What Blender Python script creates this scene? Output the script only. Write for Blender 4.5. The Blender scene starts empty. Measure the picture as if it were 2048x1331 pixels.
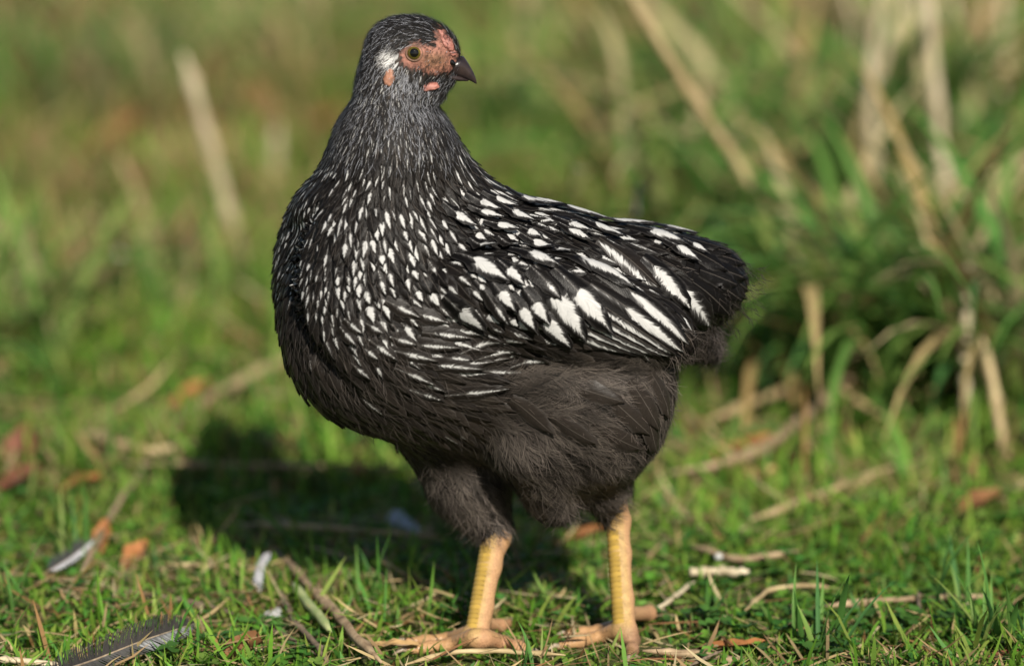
import bpy, math, random
import numpy as np
from mathutils import Vector, Matrix
rng = np.random.default_rng(7)
random.seed(7)
S = bpy.context.scene
COL = S.collection
R = math.radians

# ------------------------------------------------------------------ camera
PITCH = R(12.0); CAM = np.array([0.0, -2.0, 0.606]); FPX = 7225.0; CX, CY = 1024.0, 665.5
cam = bpy.data.cameras.new('camera'); cam.sensor_width = 36; cam.lens = FPX / 2048 * 36
cam.clip_start = 0.05; cam.clip_end = 600
co = bpy.data.objects.new('camera', cam); COL.objects.link(co)
co.location = CAM; co.rotation_euler = (math.pi / 2 - PITCH, 0, 0); S.camera = co
cam.dof.use_dof = True; cam.dof.focus_distance = 2.008; cam.dof.aperture_fstop = 3.1; cam.dof.aperture_blades = 0
VR = np.array([1., 0, 0]); VF = np.array([0, math.cos(PITCH), -math.sin(PITCH)]); VU = np.array([0, math.sin(PITCH), math.cos(PITCH)])

# ------------------------------------------------------------------ light
SUNDIR = np.array([0.15, -0.50, 0.36]); SUNDIR /= np.linalg.norm(SUNDIR)
EL = math.asin(SUNDIR[2]); AZ = math.atan2(SUNDIR[0], SUNDIR[1])
w = bpy.data.worlds.new('World'); S.world = w; w.use_nodes = True
nt = w.node_tree; bg = nt.nodes['Background']
sky = nt.nodes.new('ShaderNodeTexSky'); sky.sky_type = 'NISHITA'; sky.sun_disc = False
sky.sun_elevation = EL; sky.sun_rotation = AZ
nt.links.new(sky.outputs[0], bg.inputs[0]); bg.inputs[1].default_value = 0.055
sl = bpy.data.lights.new('sun', 'SUN'); sl.energy = 5.0; sl.angle = R(0.55); sl.color = (1.0, 0.93, 0.82)
so = bpy.data.objects.new('sun', sl); COL.objects.link(so)
so.rotation_euler = Vector(SUNDIR).to_track_quat('Z', 'Y').to_euler()
S.view_settings.view_transform = 'Standard'; S.view_settings.look = 'None'
S.view_settings.gamma = 1; S.view_settings.use_curve_mapping = False
S.view_settings.exposure = 0.62
S.render.engine = 'CYCLES'; S.cycles.use_denoising = True
S.cycles.max_bounces = 6; S.cycles.transparent_max_bounces = 4

# ------------------------------------------------------------------ helpers
def ray(px, py):
    px = np.asarray(px, float); py = np.asarray(py, float)
    return VF + ((px - CX) / FPX)[..., None] * VR - ((py - CY) / FPX)[..., None] * VU
def at(px, py, Y):
    d = ray(px, py); t = (np.asarray(Y, float) - CAM[1]) / d[..., 1]
    return CAM + d * t[..., None]
def gz(x, y):
    x = np.asarray(x, float); y = np.asarray(y, float)
    far = np.clip((y - 0.6) / 2.0, 0, 1)
    return (0.003 * np.sin(x * 23 + 1.3) * np.cos(y * 19 + x * 5) + 0.0025 * np.sin(x * 51 + y * 37)
            + far * 0.02 * np.sin(x * 6 + 2 * y) * np.cos(y * 3.7 + 1)) * (1 - 0.85 * np.exp(-((x - 0.02) ** 2 + y ** 2) / 0.012)) - 0.003
def ground(px, py, dz=0.0):
    d = ray(px, py); t = -CAM[2] / d[..., 2]
    for _ in range(3):
        p = CAM + d * t[..., None]
        t = (gz(p[..., 0], p[..., 1]) + dz - CAM[2]) / d[..., 2]
    return CAM + d * t[..., None]
def proj(P):
    q = P - CAM; z = q @ VF
    return CX + FPX * (q @ VR) / z, CY - FPX * (q @ VU) / z
PXM = 2.03 / FPX     # metres per photograph pixel at the hen
def unit(v):
    v = np.asarray(v, float); return v / np.maximum(np.linalg.norm(v, axis=-1, keepdims=True), 1e-9)

def mesh(name, V, F, mat=None, uv=None, attrs=None, smooth=True):
    V = np.asarray(V, np.float32); F = np.asarray(F, np.int32)
    me = bpy.data.meshes.new(name); n, k = F.shape
    me.vertices.add(len(V)); me.vertices.foreach_set('co', V.ravel())
    me.loops.add(n * k); me.loops.foreach_set('vertex_index', F.ravel())
    me.polygons.add(n); me.polygons.foreach_set('loop_start', np.arange(0, n * k, k, dtype=np.int32))
    me.polygons.foreach_set('loop_total', np.full(n, k, np.int32))
    if smooth: me.polygons.foreach_set('use_smooth', np.ones(n, bool))
    me.update(calc_edges=True)
    if uv is not None:
        l = me.uv_layers.new(name='UVMap'); l.data.foreach_set('uv', np.asarray(uv, np.float32)[F.ravel()].ravel())
    for an, (ty, arr) in (attrs or {}).items():
        a = me.attributes.new(an, ty, 'POINT'); arr = np.asarray(arr, np.float32)
        if ty == 'FLOAT_COLOR':
            if arr.shape[1] == 3: arr = np.concatenate([arr, np.ones((len(arr), 1), np.float32)], 1)
            a.data.foreach_set('color', arr.ravel())
        elif ty == 'FLOAT_VECTOR': a.data.foreach_set('vector', arr.ravel())
        else: a.data.foreach_set('value', arr.ravel())
    if mat: me.materials.append(mat)
    return me
def obj(name, me, parent=None, loc=None, label=None, cat=None, group=None, kind=None):
    o = bpy.data.objects.new(name, me); COL.objects.link(o)
    if loc is not None: o.location = loc
    if parent is not None: o.parent = parent
    for k_, v_ in (('label', label), ('category', cat), ('group', group), ('kind', kind)):
        if v_: o[k_] = v_
    return o
def grid_faces(nv, nu):      # rows nv, columns nu
    i, j = np.meshgrid(np.arange(nv - 1), np.arange(nu - 1), indexing='ij')
    a = (i * nu + j).ravel(); return np.stack([a, a + 1, a + nu + 1, a + nu], 1)
def tile_faces(F, n, nverts): return (F[None] + (np.arange(n) * nverts)[:, None, None]).reshape(-1, F.shape[1])
def tube(pts, rad, sides=8, wob=0.0, rs=None):
    pts = np.asarray(pts, float); rad = np.broadcast_to(np.asarray(rad, float), (len(pts),))
    T = unit(np.gradient(pts, axis=0)); ref = np.array([0.31, 0.2, 0.93])
    A = unit(np.cross(T, ref)); B = np.cross(T, A); th = np.linspace(0, 2 * math.pi, sides, endpoint=False)
    rr = rad[:, None] * (1 + (wob * (rs or rng).standard_normal((len(pts), sides)) if wob else 0))
    V = pts[:, None] + rr[..., None] * (np.cos(th)[None, :, None] * A[:, None] + np.sin(th)[None, :, None] * B[:, None])
    F = []
    n = len(pts)
    for i in range(n - 1):
        for j in range(sides):
            k = (j + 1) % sides; F.append((i * sides + j, i * sides + k, (i + 1) * sides + k, (i + 1) * sides + j))
    V = np.concatenate([V.reshape(-1, 3), pts[:1], pts[-1:]]); c0, c1 = n * sides, n * sides + 1
    for j in range(0, sides, 2):
        F.append((c0, (j + 2) % sides, j + 1, j)); e = (n - 1) * sides; F.append((c1, e + j, e + j + 1, e + (j + 2) % sides))
    return V, np.array(F)
def resample(P, n):
    P = np.asarray(P, float); d = np.r_[0, np.cumsum(np.linalg.norm(np.diff(P, axis=0), axis=1))]; t = np.linspace(0, d[-1], n)
    if len(P) > 2:   # smooth a little by Catmull-like averaging
        Q = np.stack([np.interp(t, d, P[:, k]) for k in range(3)], 1)
        for _ in range(2): Q[1:-1] = (Q[:-2] + 2 * Q[1:-1] + Q[2:]) / 4
        return Q
    return np.stack([np.interp(t, d, P[:, k]) for k in range(3)], 1)

# ------------------------------------------------------------------ materials
class N:
    def __init__(s, name):
        s.m = bpy.data.materials.new(name); s.m.use_nodes = True; s.t = s.m.node_tree
        s.p = s.t.nodes['Principled BSDF']; s.out = s.t.nodes['Material Output']
    def n(s, ty, **kw):
        x = s.t.nodes.new('ShaderNode' + ty)
        for k, v in kw.items(): setattr(x, k, v)
        return x
    def put(s, sock, v):
        if hasattr(v, 'links') or isinstance(v, bpy.types.NodeSocket): s.t.links.new(v, sock)
        else: sock.default_value = v
    def math(s, op, a, b=0.0, c=0.0, clamp=False):
        x = s.n('Math', operation=op, use_clamp=clamp)
        for i, v in enumerate((a, b, c)): s.put(x.inputs[i], v)
        return x.outputs[0]
    def mix(s, f, a, b, mode='MIX'):
        x = s.n('Mix', data_type='RGBA', blend_type=mode); s.put(x.inputs[0], f)
        for i, v in ((6, a), (7, b)): s.put(x.inputs[i], (*v, 1) if isinstance(v, tuple) and len(v) == 3 else v)
        return x.outputs[2]
    def attr(s, name, o='Color'): return s.n('Attribute', attribute_name=name).outputs[o]
    def noise(s, scale, detail=3, vec=None, rough=0.55):
        x = s.n('TexNoise'); x.inputs['Scale'].default_value = scale; x.inputs['Detail'].default_value = detail; x.inputs['Roughness'].default_value = rough
        s.put(x.inputs['Vector'], vec if vec is not None else s.n('TexCoord').outputs['Object'])
        return x.outputs[0]
    def ramp(s, f, stops):
        x = s.n('ValToRGB'); s.put(x.inputs[0], f); e = x.color_ramp.elements
        while len(e) < len(stops): e.new(0.5)
        for q, (p, c) in zip(e, stops): q.position = p; q.color = (*c, 1) if len(c) == 3 else c
        return x.outputs[0]
    def bump(s, h, strength, dist=0.001):
        x = s.n('Bump'); x.inputs['Strength'].default_value = strength; x.inputs['Distance'].default_value = dist
        s.put(x.inputs['Height'], h); s.put(s.p.inputs['Normal'], x.outputs[0])
    def set(s, **kw):
        for k, v in kw.items():
            sk = s.p.inputs[k]; s.put(sk, (*v, 1) if isinstance(v, tuple) and len(v) == 3 and sk.type == 'RGBA' else v)

def mat_leafy(name, trans=0.3, rough=0.5, spec=0.35):
    a = N(name); c = a.attr('col')
    c2 = a.mix(0.5, c, a.mix(a.noise(260, 2), (0.45, 0.45, 0.45), (1.5, 1.5, 1.4)), 'MULTIPLY')
    c3 = a.mix(0.55, c, c2)
    a.set(**{'Base Color': c3, 'Roughness': rough, 'Specular IOR Level': spec})
    tr = a.n('BsdfTranslucent'); a.put(tr.inputs[0], c3); mx = a.n('MixShader'); mx.inputs[0].default_value = trans
    a.t.links.new(a.p.outputs[0], mx.inputs[1]); a.t.links.new(tr.outputs[0], mx.inputs[2]); a.t.links.new(mx.outputs[0], a.out.inputs[0])
    return a.m
def mat_plain(name, c1, c2, scale=80, rough=0.7, bump=0.3, spec=0.3, stretch=None):
    a = N(name); vec = None
    if stretch:
        mp = a.n('Mapping'); a.t.links.new(a.n('TexCoord').outputs['Object'], mp.inputs[0]); mp.inputs['Scale'].default_value = stretch; vec = mp.outputs[0]
    f = a.noise(scale, 5, vec)
    a.set(**{'Base Color': a.ramp(f, [(0.32, c1), (0.7, c2)]), 'Roughness': rough, 'Specular IOR Level': spec}); a.bump(f, bump, 0.0008)
    return a.m

def mat_feather():
    a = N('feather_vane')
    fa = a.n('SeparateXYZ'); a.put(fa.inputs[0], a.attr('fa', 'Vector')); fb = a.n('SeparateXYZ'); a.put(fb.inputs[0], a.attr('fb', 'Vector'))
    uv = a.n('SeparateXYZ'); a.put(uv.inputs[0], a.n('UVMap', uv_map='UVMap').outputs[0])
    hw, v0, v1 = fa.outputs; uoff, tone, rnd = fb.outputs
    u0 = a.math('MULTIPLY_ADD', uv.outputs[0], 2.0, -1.0); v = uv.outputs[1]; au0 = a.math('ABSOLUTE', u0)
    au = a.math('ABSOLUTE', a.math('SUBTRACT', u0, uoff))
    b = a.math('MULTIPLY_ADD', au0, -0.22, v)
    cv = a.n('CombineXYZ'); a.put(cv.inputs[0], a.math('MULTIPLY', b, 42.0)); a.put(cv.inputs[1], a.math('MULTIPLY', u0, 1.2)); a.put(cv.inputs[2], a.math('MULTIPLY', rnd, 60.0))
    n1 = a.noise(1.0, 3, cv.outputs[0], 0.6)
    t = a.math('DIVIDE', a.math('SUBTRACT', v, v0), a.math('SUBTRACT', v1, v0), clamp=True)
    prof = a.math('MULTIPLY', a.math('MULTIPLY', a.math('POWER', t, 0.55), a.math('POWER', a.math('SUBTRACT', 1.0, t), 1.25)), 2.85)
    k = a.math('ADD', a.math('SUBTRACT', a.math('MULTIPLY', hw, prof), au), a.math('MULTIPLY', a.math('SUBTRACT', n1, 0.5), 0.9))
    on = a.math('GREATER_THAN', hw, 0.02)
    mask = a.math('MULTIPLY', a.math('DIVIDE', k, 0.16, clamp=True), on)
    halo = a.math('MULTIPLY', a.math('DIVIDE', a.math('ADD', k, 0.28), 0.5, clamp=True), a.math('MULTIPLY', on, 0.2))
    base = a.mix(tone, (0.0036, 0.0033, 0.0033), (0.042, 0.034, 0.0275))
    base = a.mix(0.75, base, a.mix(n1, (0.35, 0.35, 0.35), (1.65, 1.62, 1.6)), 'MULTIPLY')
    shaft = a.math('MULTIPLY', a.math('LESS_THAN', au0, 0.035), 0.16)
    base = a.mix(shaft, base, (0.25, 0.22, 0.19))
    base = a.mix(a.math('MULTIPLY', a.math('DIVIDE', a.math('SUBTRACT', au0, 0.78), 0.2, clamp=True), a.math('MULTIPLY', n1, 0.10)), base, (0.30, 0.28, 0.26))
    base = a.mix(halo, base, (0.30, 0.29, 0.28))
    wcol = a.mix(n1, (0.20, 0.20, 0.195), (0.54, 0.535, 0.52))
    a.set(**{'Base Color': a.mix(mask, base, wcol), 'Roughness': 0.34, 'Specular IOR Level': 0.08})
    a.bump(n1, 0.35, 0.0006)
    return a.m
def mat_attr(name, rough=0.6, spec=0.3, nscale=400, amt=0.5, bump=0.3, bd=0.0006):
    a = N(name); c = a.attr('col'); n = a.noise(nscale, 3)
    a.set(**{'Base Color': a.mix(amt, c, a.mix(n, (0.4, 0.4, 0.4), (1.6, 1.6, 1.6)), 'MULTIPLY'), 'Roughness': rough, 'Specular IOR Level': spec})
    a.bump(n, bump, bd); return a.m

M = dict(
    grass=mat_leafy('grass_blade', 0.38, 0.55, 0.2), clover=mat_leafy('clover_leaf', 0.3, 0.5, 0.3), dry=mat_leafy('dry_grass', 0.18, 0.65, 0.2),
    leaf=mat_leafy('dead_leaf', 0.15, 0.7, 0.2), feather=mat_feather(), body=mat_attr('hen_skin', 0.55, 0.25, 900, 0.75, 0.9),
    down=mat_attr('down_strand', 0.55, 0.15, 300, 0.3, 0.0), scute=mat_attr('leg_scale', 0.36, 0.45, 350, 0.35, 0.25),
    straw=mat_plain('straw', (0.24, 0.17, 0.08), (0.46, 0.36, 0.20), 60, 0.6, 0.3, 0.3),
    palestraw=mat_plain('bleached_stalk', (0.32, 0.26, 0.16), (0.54, 0.46, 0.32), 50, 0.6, 0.3),
    twig=mat_plain('twig_bark', (0.07, 0.05, 0.035), (0.24, 0.18, 0.12), 150, 0.8, 0.6),
    stick=mat_plain('stick_bark', (0.15, 0.10, 0.055), (0.38, 0.28, 0.17), 110, 0.75, 0.5),
    pebble=mat_plain('white_stone', (0.30, 0.30, 0.28), (0.48, 0.48, 0.46), 90, 0.6, 0.3),
    paleblade=mat_plain('pale_blade', (0.20, 0.26, 0.09), (0.36, 0.38, 0.18), 90, 0.5, 0.2),
    horn=mat_plain('claw_horn', (0.15, 0.11, 0.075), (0.34, 0.27, 0.19), 300, 0.4, 0.2, 0.5),
)
def mat_ground():
    a = N('soil'); n = a.noise(38, 6); n2 = a.noise(5, 4)
    c = a.ramp(n, [(0.3, (0.035, 0.026, 0.015)), (0.55, (0.075, 0.07, 0.03)), (0.75, (0.15, 0.115, 0.06))])
    c = a.mix(a.math('MULTIPLY', n2, 0.6), c, (0.05, 0.09, 0.02)); a.set(**{'Base Color': c, 'Roughness': 0.95, 'Specular IOR Level': 0.1}); a.bump(n, 0.8, 0.004)
    return a.m
M['ground'] = mat_ground()

# ------------------------------------------------------------------ ground sheet
gx = np.unique(np.r_[np.linspace(-1.6, 1.6, 110), np.linspace(1.6, 250, 40), -np.linspace(1.6, 250, 40)])
gy = np.unique(np.r_[np.linspace(-1.0, 6, 220), np.linspace(6, 400, 40), -np.linspace(1.0, 60, 14)])
GX, GY = np.meshgrid(gx, gy); GZ = gz(GX, GY)
obj('ground', mesh('ground', np.stack([GX, GY, GZ], -1).reshape(-1, 3), grid_faces(len(gy), len(gx)), M['ground']), label='meadow soil under the grass', kind='structure')

# ------------------------------------------------------------------ grass
def smoothst(x): x = np.clip(x, 0, 1); return x * x * (3 - 2 * x)
def vnoise(x, y, f, s=0.0):
    return 0.5 + 0.25 * (np.sin(x * f + s + 1.7 * np.sin(y * f * 0.83 + s)) + np.sin(y * f * 1.13 + 2.1 * s + 1.3 * np.sin(x * f * 0.71)))
def blades(base, head, L, W, lean, bend, col, K=4, twist=None, fold=0.0):
    n = len(base); t = np.linspace(0, 1, K)[None, :]
    th = lean[:, None] + bend[:, None] * t
    ds = (L / (K - 1))[:, None]; hx = np.cos(head)[:, None]; hy = np.sin(head)[:, None]
    H = np.concatenate([np.zeros((n, 1)), np.cumsum(np.sin((th[:, 1:] + th[:, :-1]) / 2) * ds, 1)], 1)
    Z = np.concatenate([np.zeros((n, 1)), np.cumsum(np.cos((th[:, 1:] + th[:, :-1]) / 2) * ds, 1)], 1)
    C = np.stack([base[:, :1] + H * hx, base[:, 1:2] + H * hy, base[:, 2:3] + Z], -1)
    tw = (rng.uniform(-1.2, 1.2, n) if twist is None else twist)[:, None] + 0 * t
    wd = np.stack([-np.sin(head[:, None] + tw), np.cos(head[:, None] + tw), 0.25 * np.sin(tw * 3)], -1)
    wp = np.where(t < 0.6, 0.75 + 0.4 * t, (1 - t) / 0.4 * 0.95 + 0.04) * (W[:, None] / 2)
    V = np.stack([C - wd * wp[..., None], C + wd * wp[..., None]], 2).reshape(-1, 3)
    V[:, 2] = np.maximum(V[:, 2], gz(V[:, 0], V[:, 1]) + 0.0006)
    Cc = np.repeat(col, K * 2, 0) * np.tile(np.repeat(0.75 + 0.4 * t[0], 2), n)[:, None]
    return V, tile_faces(grid_faces(K, 2), n, K * 2), Cc
def scatter(n, x0, x1, y0, y1):
    x = rng.uniform(x0, x1, n); y = rng.uniform(y0, y1, n); return np.stack([x, y, gz(x, y) - 0.001], 1)
def gcol(n, dry=0.1, b=None):
    g = np.array([[0.10, 0.225, 0.022], [0.14, 0.25, 0.03], [0.065, 0.18, 0.028], [0.19, 0.26, 0.045]])[rng.integers(0, 4, n)]
    g = g * rng.uniform(0.7, 1.25, (n, 1))
    d = np.array([[0.34, 0.26, 0.12], [0.26, 0.15, 0.06], [0.30, 0.24, 0.10]])[rng.integers(0, 3, n)] * rng.uniform(0.55, 1.15, (n, 1)); k = rng.random(n) < dry
    g[k] = d[k]; return g
allV, allF, allC = [], [], []; off = 0
def addg(V, F, C):
    global off
    allV.append(V); allF.append(F + off); allC.append(C); off += len(V)
def near_feet(b, lo):
    fd = np.minimum(np.minimum(np.hypot(b[:, 0] + 0.018, (b[:, 1] + 0.03) * 0.8), np.hypot(b[:, 0] - 0.060, (b[:, 1] + 0.025) * 0.8)), np.minimum(np.hypot(b[:, 0] + 0.045, b[:, 1] + 0.03), np.hypot(b[:, 0] - 0.04, b[:, 1] + 0.03)))
    return np.maximum(lo + (1 - lo) * np.clip((fd - 0.030) / 0.04, 0, 1), 0.62 * np.clip((-0.046 - b[:, 1]) / 0.02, 0, 1))
def lawn(n, x0, x1, y0, y1, l0, l1, w0, w1, dry, lean=0.5):
    b = scatter(n, x0, x1, y0, y1); k = vnoise(b[:, 0], b[:, 1], 31, 1) * 0.6 + 0.4 * vnoise(b[:, 0], b[:, 1], 9, 3)
    b = b[rng.random(n) < 0.25 + k]; n = len(b); k = vnoise(b[:, 0], b[:, 1], 14, 4)
    L = rng.uniform(l0, l1, n) * (0.6 + 0.8 * k) * rng.choice([0.7, 1, 1, 1.3, 1.9], n, p=[.25, .28, .25, .16, .06])
    L = L * near_feet(b, 0.42)
    fy = np.maximum(b[:, 1], 0.3); pt = vnoise(b[:, 0] / fy, np.log(fy) * 1.6, 16, 5); pt2 = vnoise(b[:, 0] / fy, np.log(fy) * 2, 29, 1); far_ = b[:, 1] > 1.0; dry = np.where(far_, np.clip(dry * 2.4 * smoothst(pt * 1.5 - 0.3) + 0.24 * (b[:, 1] > 1.5) * (b[:, 0] < 0.1 * b[:, 1]), 0.04, 0.92), dry); c = (0.55 + 0.9 * np.where(far_, pt2, 0.5))[:, None] * gcol(n, dry) * (0.88 + 0.45 * vnoise(b[:, 0], b[:, 1], 6, 2))[:, None]
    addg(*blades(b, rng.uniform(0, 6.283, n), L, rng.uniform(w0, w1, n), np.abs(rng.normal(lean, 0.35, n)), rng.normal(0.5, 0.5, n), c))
lawn(52000, -0.42, 0.42, -0.20, 0.34, 0.008, 0.024, 0.0013, 0.0034, 0.10, 0.85)
lawn(26000, -0.55, 0.55, 0.34, 1.0, 0.016, 0.036, 0.0020, 0.0040, 0.20, 0.7)
lawn(26000, -0.85, 0.85, 1.0, 2.4, 0.03, 0.07, 0.0030, 0.0055, 0.36, 0.6)
lawn(22000, -1.5, 1.5, 2.4, 6.0, 0.04, 0.11, 0.005, 0.009, 0.46, 0.55)
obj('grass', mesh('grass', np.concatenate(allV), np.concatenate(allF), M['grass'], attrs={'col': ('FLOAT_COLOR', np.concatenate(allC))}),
    label='short green meadow grass covering the ground', cat='grass', kind='stuff')

# thatch: dry bits lying between the blades
allV, allF, allC = [], [], []; off = 0
def thatch(n, x0, x1, y0, y1, l0, l1, w0, w1):
    b = scatter(n, x0, x1, y0, y1); b[:, 2] += rng.uniform(0.002, 0.012, n)
    k = vnoise(b[:, 0], b[:, 1], 11, 7) * 1.2 * near_feet(b, 0.12); b = b[rng.random(n) < k]; n = len(b)
    c = np.array([[0.40, 0.30, 0.15], [0.30, 0.20, 0.10], [0.46, 0.38, 0.22], [0.26, 0.13, 0.06]])[rng.choice(4, n, p=[.4, .25, .25, .1])] * rng.uniform(0.6, 1.1, (n, 1))
    addg(*blades(b, rng.uniform(0, 6.283, n), rng.uniform(l0, l1, n), rng.uniform(w0, w1, n), rng.normal(1.45, 0.12, n), rng.normal(0.1, 0.3, n), c))
thatch(14500, -0.42, 0.42, -0.2, 0.5, 0.008, 0.045, 0.0008, 0.0028)
thatch(4200, -0.7, 0.7, 0.5, 1.8, 0.03, 0.10, 0.002, 0.006)
thatch(4200, -1.4, 1.4, 1.8, 6, 0.05, 0.16, 0.004, 0.010)
obj('dry_thatch', mesh('dry_thatch', np.concatenate(allV), np.concatenate(allF), M['dry'], attrs={'col': ('FLOAT_COLOR', np.concatenate(allC))}),
    label='straw coloured dead grass bits lying in the meadow', cat='dead grass', kind='stuff')

# small round ground cover leaves
def leaflet_shape(n=6):
    th = np.linspace(0, 2 * math.pi, 8, endpoint=False)
    r = 0.5 * (1 - 0.28 * np.exp(-((th - 0.0) / 0.28) ** 2))
    P = np.stack([0.5 + r * np.cos(th), r * 0.95 * np.sin(th), 0.12 * np.abs(np.sin(th)) ** 1.2], 1)
    return np.concatenate([P, [[0.45, 0, 0.0]]])
LS = leaflet_shape()
LF = np.array([(8, 0, 1, 2), (8, 2, 3, 4), (8, 4, 5, 6), (8, 6, 7, 0)])
def leaflets(c, head, tilt, size, col):
    n = len(c); P = LS[None] * size[:, None, None]
    ct, st = np.cos(tilt)[:, None], np.sin(tilt)[:, None]
    x = P[..., 0] * ct - P[..., 2] * st; z = P[..., 0] * st + P[..., 2] * ct; y = P[..., 1]
    ch, sh = np.cos(head)[:, None], np.sin(head)[:, None]
    V = np.stack([c[:, :1] + x * ch - y * sh, c[:, 1:2] + x * sh + y * ch, c[:, 2:3] + z], -1)
    return V.reshape(-1, 3), tile_faces(LF, n, 9), np.repeat(col, 9, 0)
allV, allF, allC = [], [], []; off = 0
def cover(n, x0, x1, y0, y1, s0, s1, h):
    b = scatter(n, x0, x1, y0, y1); k = vnoise(b[:, 0], b[:, 1], 17, 9) + 0.5 * (b[:, 0] > 0.05)
    b = b[rng.random(n) < np.clip(k, 0, 1) * near_feet(b, 0.08)]; n = len(b); b[:, 2] += rng.uniform(0.3, 1, n) * h
    hd = rng.uniform(0, 6.283, n); sz = rng.uniform(s0, s1, n); c = gcol(n, 0.0) * np.array([0.72, 0.86, 0.9]) * rng.uniform(0.7, 1.1, (n, 1))
    for j in range(3): addg(*leaflets(b, hd + j * 2.094, rng.normal(0.15, 0.3, n), sz, c * rng.uniform(0.85, 1.15, (n, 1))))
cover(5200, -0.42, 0.42, -0.2, 0.4, 0.0035, 0.0070, 0.012)
cover(1800, -0.6, 0.6, 0.4, 1.4, 0.006, 0.011, 0.02)
obj('ground_cover', mesh('ground_cover', np.concatenate(allV), np.concatenate(allF), M['clover'], attrs={'col': ('FLOAT_COLOR', np.concatenate(allC))}),
    label='small three part leaves growing low among the grass', cat='ground cover', kind='stuff')

# ------------------------------------------------------------------ hen: signed distance field of the body
VOX = 0.0015
LO = np.array([-0.150, -0.125, -0.012]); HI = np.array([0.152, 0.125, 0.368])
DIM = np.ceil((HI - LO) / VOX).astype(int) + 1
D = np.full(DIM, 0.03, np.float32)
AX = [LO[i] + VOX * np.arange(DIM[i]) for i in range(3)]
def blend(lo, hi, fn, k):
    global D
    i0 = np.maximum(((lo - k * 2 - LO) / VOX).astype(int), 0); i1 = np.minimum(((hi + k * 2 - LO) / VOX).astype(int) + 2, DIM)
    sl_ = tuple(slice(a, b) for a, b in zip(i0, i1))
    X = AX[0][sl_[0]][:, None, None]; Y = AX[1][sl_[1]][None, :, None]; Z = AX[2][sl_[2]][None, None, :]
    d = fn(X, Y, Z).astype(np.float32); A = D[sl_]
    h = np.maximum(k - np.abs(A - d), 0) / k
    D[sl_] = np.minimum(A, d) - h * h * k * 0.25
def ell(c, a1, up, r, k=0.012):
    c = np.asarray(c, float); a1 = unit(a1); a3 = unit(np.cross(a1, up)); a2 = np.cross(a3, a1); r = np.asarray(r, float)
    e = np.sqrt((np.abs(a1) * r[0]) ** 2 + (np.abs(a2) * r[1]) ** 2 + (np.abs(a3) * r[2]) ** 2)
    def fn(X, Y, Z):
        x, y, z = X - c[0], Y - c[1], Z - c[2]
        q = [(x * a[0] + y * a[1] + z * a[2]) for a in (a1, a2, a3)]
        k0 = np.sqrt(sum((q[i] / r[i]) ** 2 for i in range(3))); k1 = np.sqrt(sum((q[i] / r[i] ** 2) ** 2 for i in range(3)))
        return k0 * (k0 - 1) / np.maximum(k1, 1e-6)
    blend(c - e, c + e, fn, k)
def cone(p, q, r1, r2, k=0.008):
    p = np.asarray(p, float); q = np.asarray(q, float); v = q - p; L2 = v @ v
    lo = np.minimum(p - r1, q - r2); hi = np.maximum(p + r1, q + r2)
    def fn(X, Y, Z):
        x, y, z = X - p[0], Y - p[1], Z - p[2]
        t = np.clip((x * v[0] + y * v[1] + z * v[2]) / L2, 0, 1)
        return np.sqrt((x - t * v[0]) ** 2 + (y - t * v[1]) ** 2 + (z - t * v[2]) ** 2) - (r1 + (r2 - r1) * t)
    blend(lo, hi, fn, k)
UP = np.array([0, 0, 1.0]); s = PXM
def E(px, py, Y, ang, ra, rb, rd, yaw=0.0, k=0.012):
    a = R(ang); y = R(yaw); a1 = np.array([math.cos(a) * math.cos(y), math.sin(y), -math.sin(a)])
    ell(at(px, py, Y), a1, UP, (ra * s, rb * s, rd * s), k)
E(738, 590, -0.012, 8, 186, 250, 190, 8, 0.02)      # breast
E(655, 560, 0.018, 0, 105, 200, 150, 0, 0.008)      # far lobe of the breast
E(930, 650, 0.000, 12, 290, 255, 205, 8, 0.03)      # trunk
E(1140, 560, 0.006, 14, 260, 120, 150, 8, 0.03)     # back
E(1180, 770, -0.012, 10, 165, 185, 150, 6, 0.02)    # near thigh fluff
E(1150, 770, 0.045, 10, 150, 160, 100, 6, 0.02)     # rear underside, far
E(1335, 555, 0.018, 18, 130, 88, 95, 6, 0.02)       # rump
E(1420, 560, 0.022, 0, 66, 70, 58, 4, 0.012)        # tail tuft
E(1345, 660, 0.022, 20, 70, 50, 60, 4, 0.012)
E(1395, 690, 0.026, 30, 42, 18, 34, 4, 0.010)       # vent fluff
# neck and head
hy = -0.012
cone(at(764, 430, -0.006), at(781, 300, -0.010), 158 * s, 110 * s, 0.018)
cone(at(781, 300, -0.010), at(785, 200, hy), 108 * s, 65 * s, 0.012)
E(826, 100, hy, 8, 92, 66, 58, -6, 0.012)
E(788, 158, hy, 60, 66, 68, 56, 0, 0.010)
E(862, 124, hy - 0.001, 18, 42, 29, 32, -8, 0.008)
E(842, 178, hy, 15, 50, 22, 36, -6, 0.006)
E(880, 167, hy - 0.0005, -12, 30, 11, 22, -6, 0.005)
cone(at(838, 285, -0.010), at(945, 425, -0.004), 52 * s, 62 * s, 0.016)
# wings lying on the flanks
for sg in (-1, 1):
    c = at(1125, 588, 0.0); c[1] = sg * 0.050 + 0.006
    ell(c, np.array([0.95, 0.05 - sg * 0.09, -0.255]), UP, (268 * s, 98 * s, 0.0205), 0.006)
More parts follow.
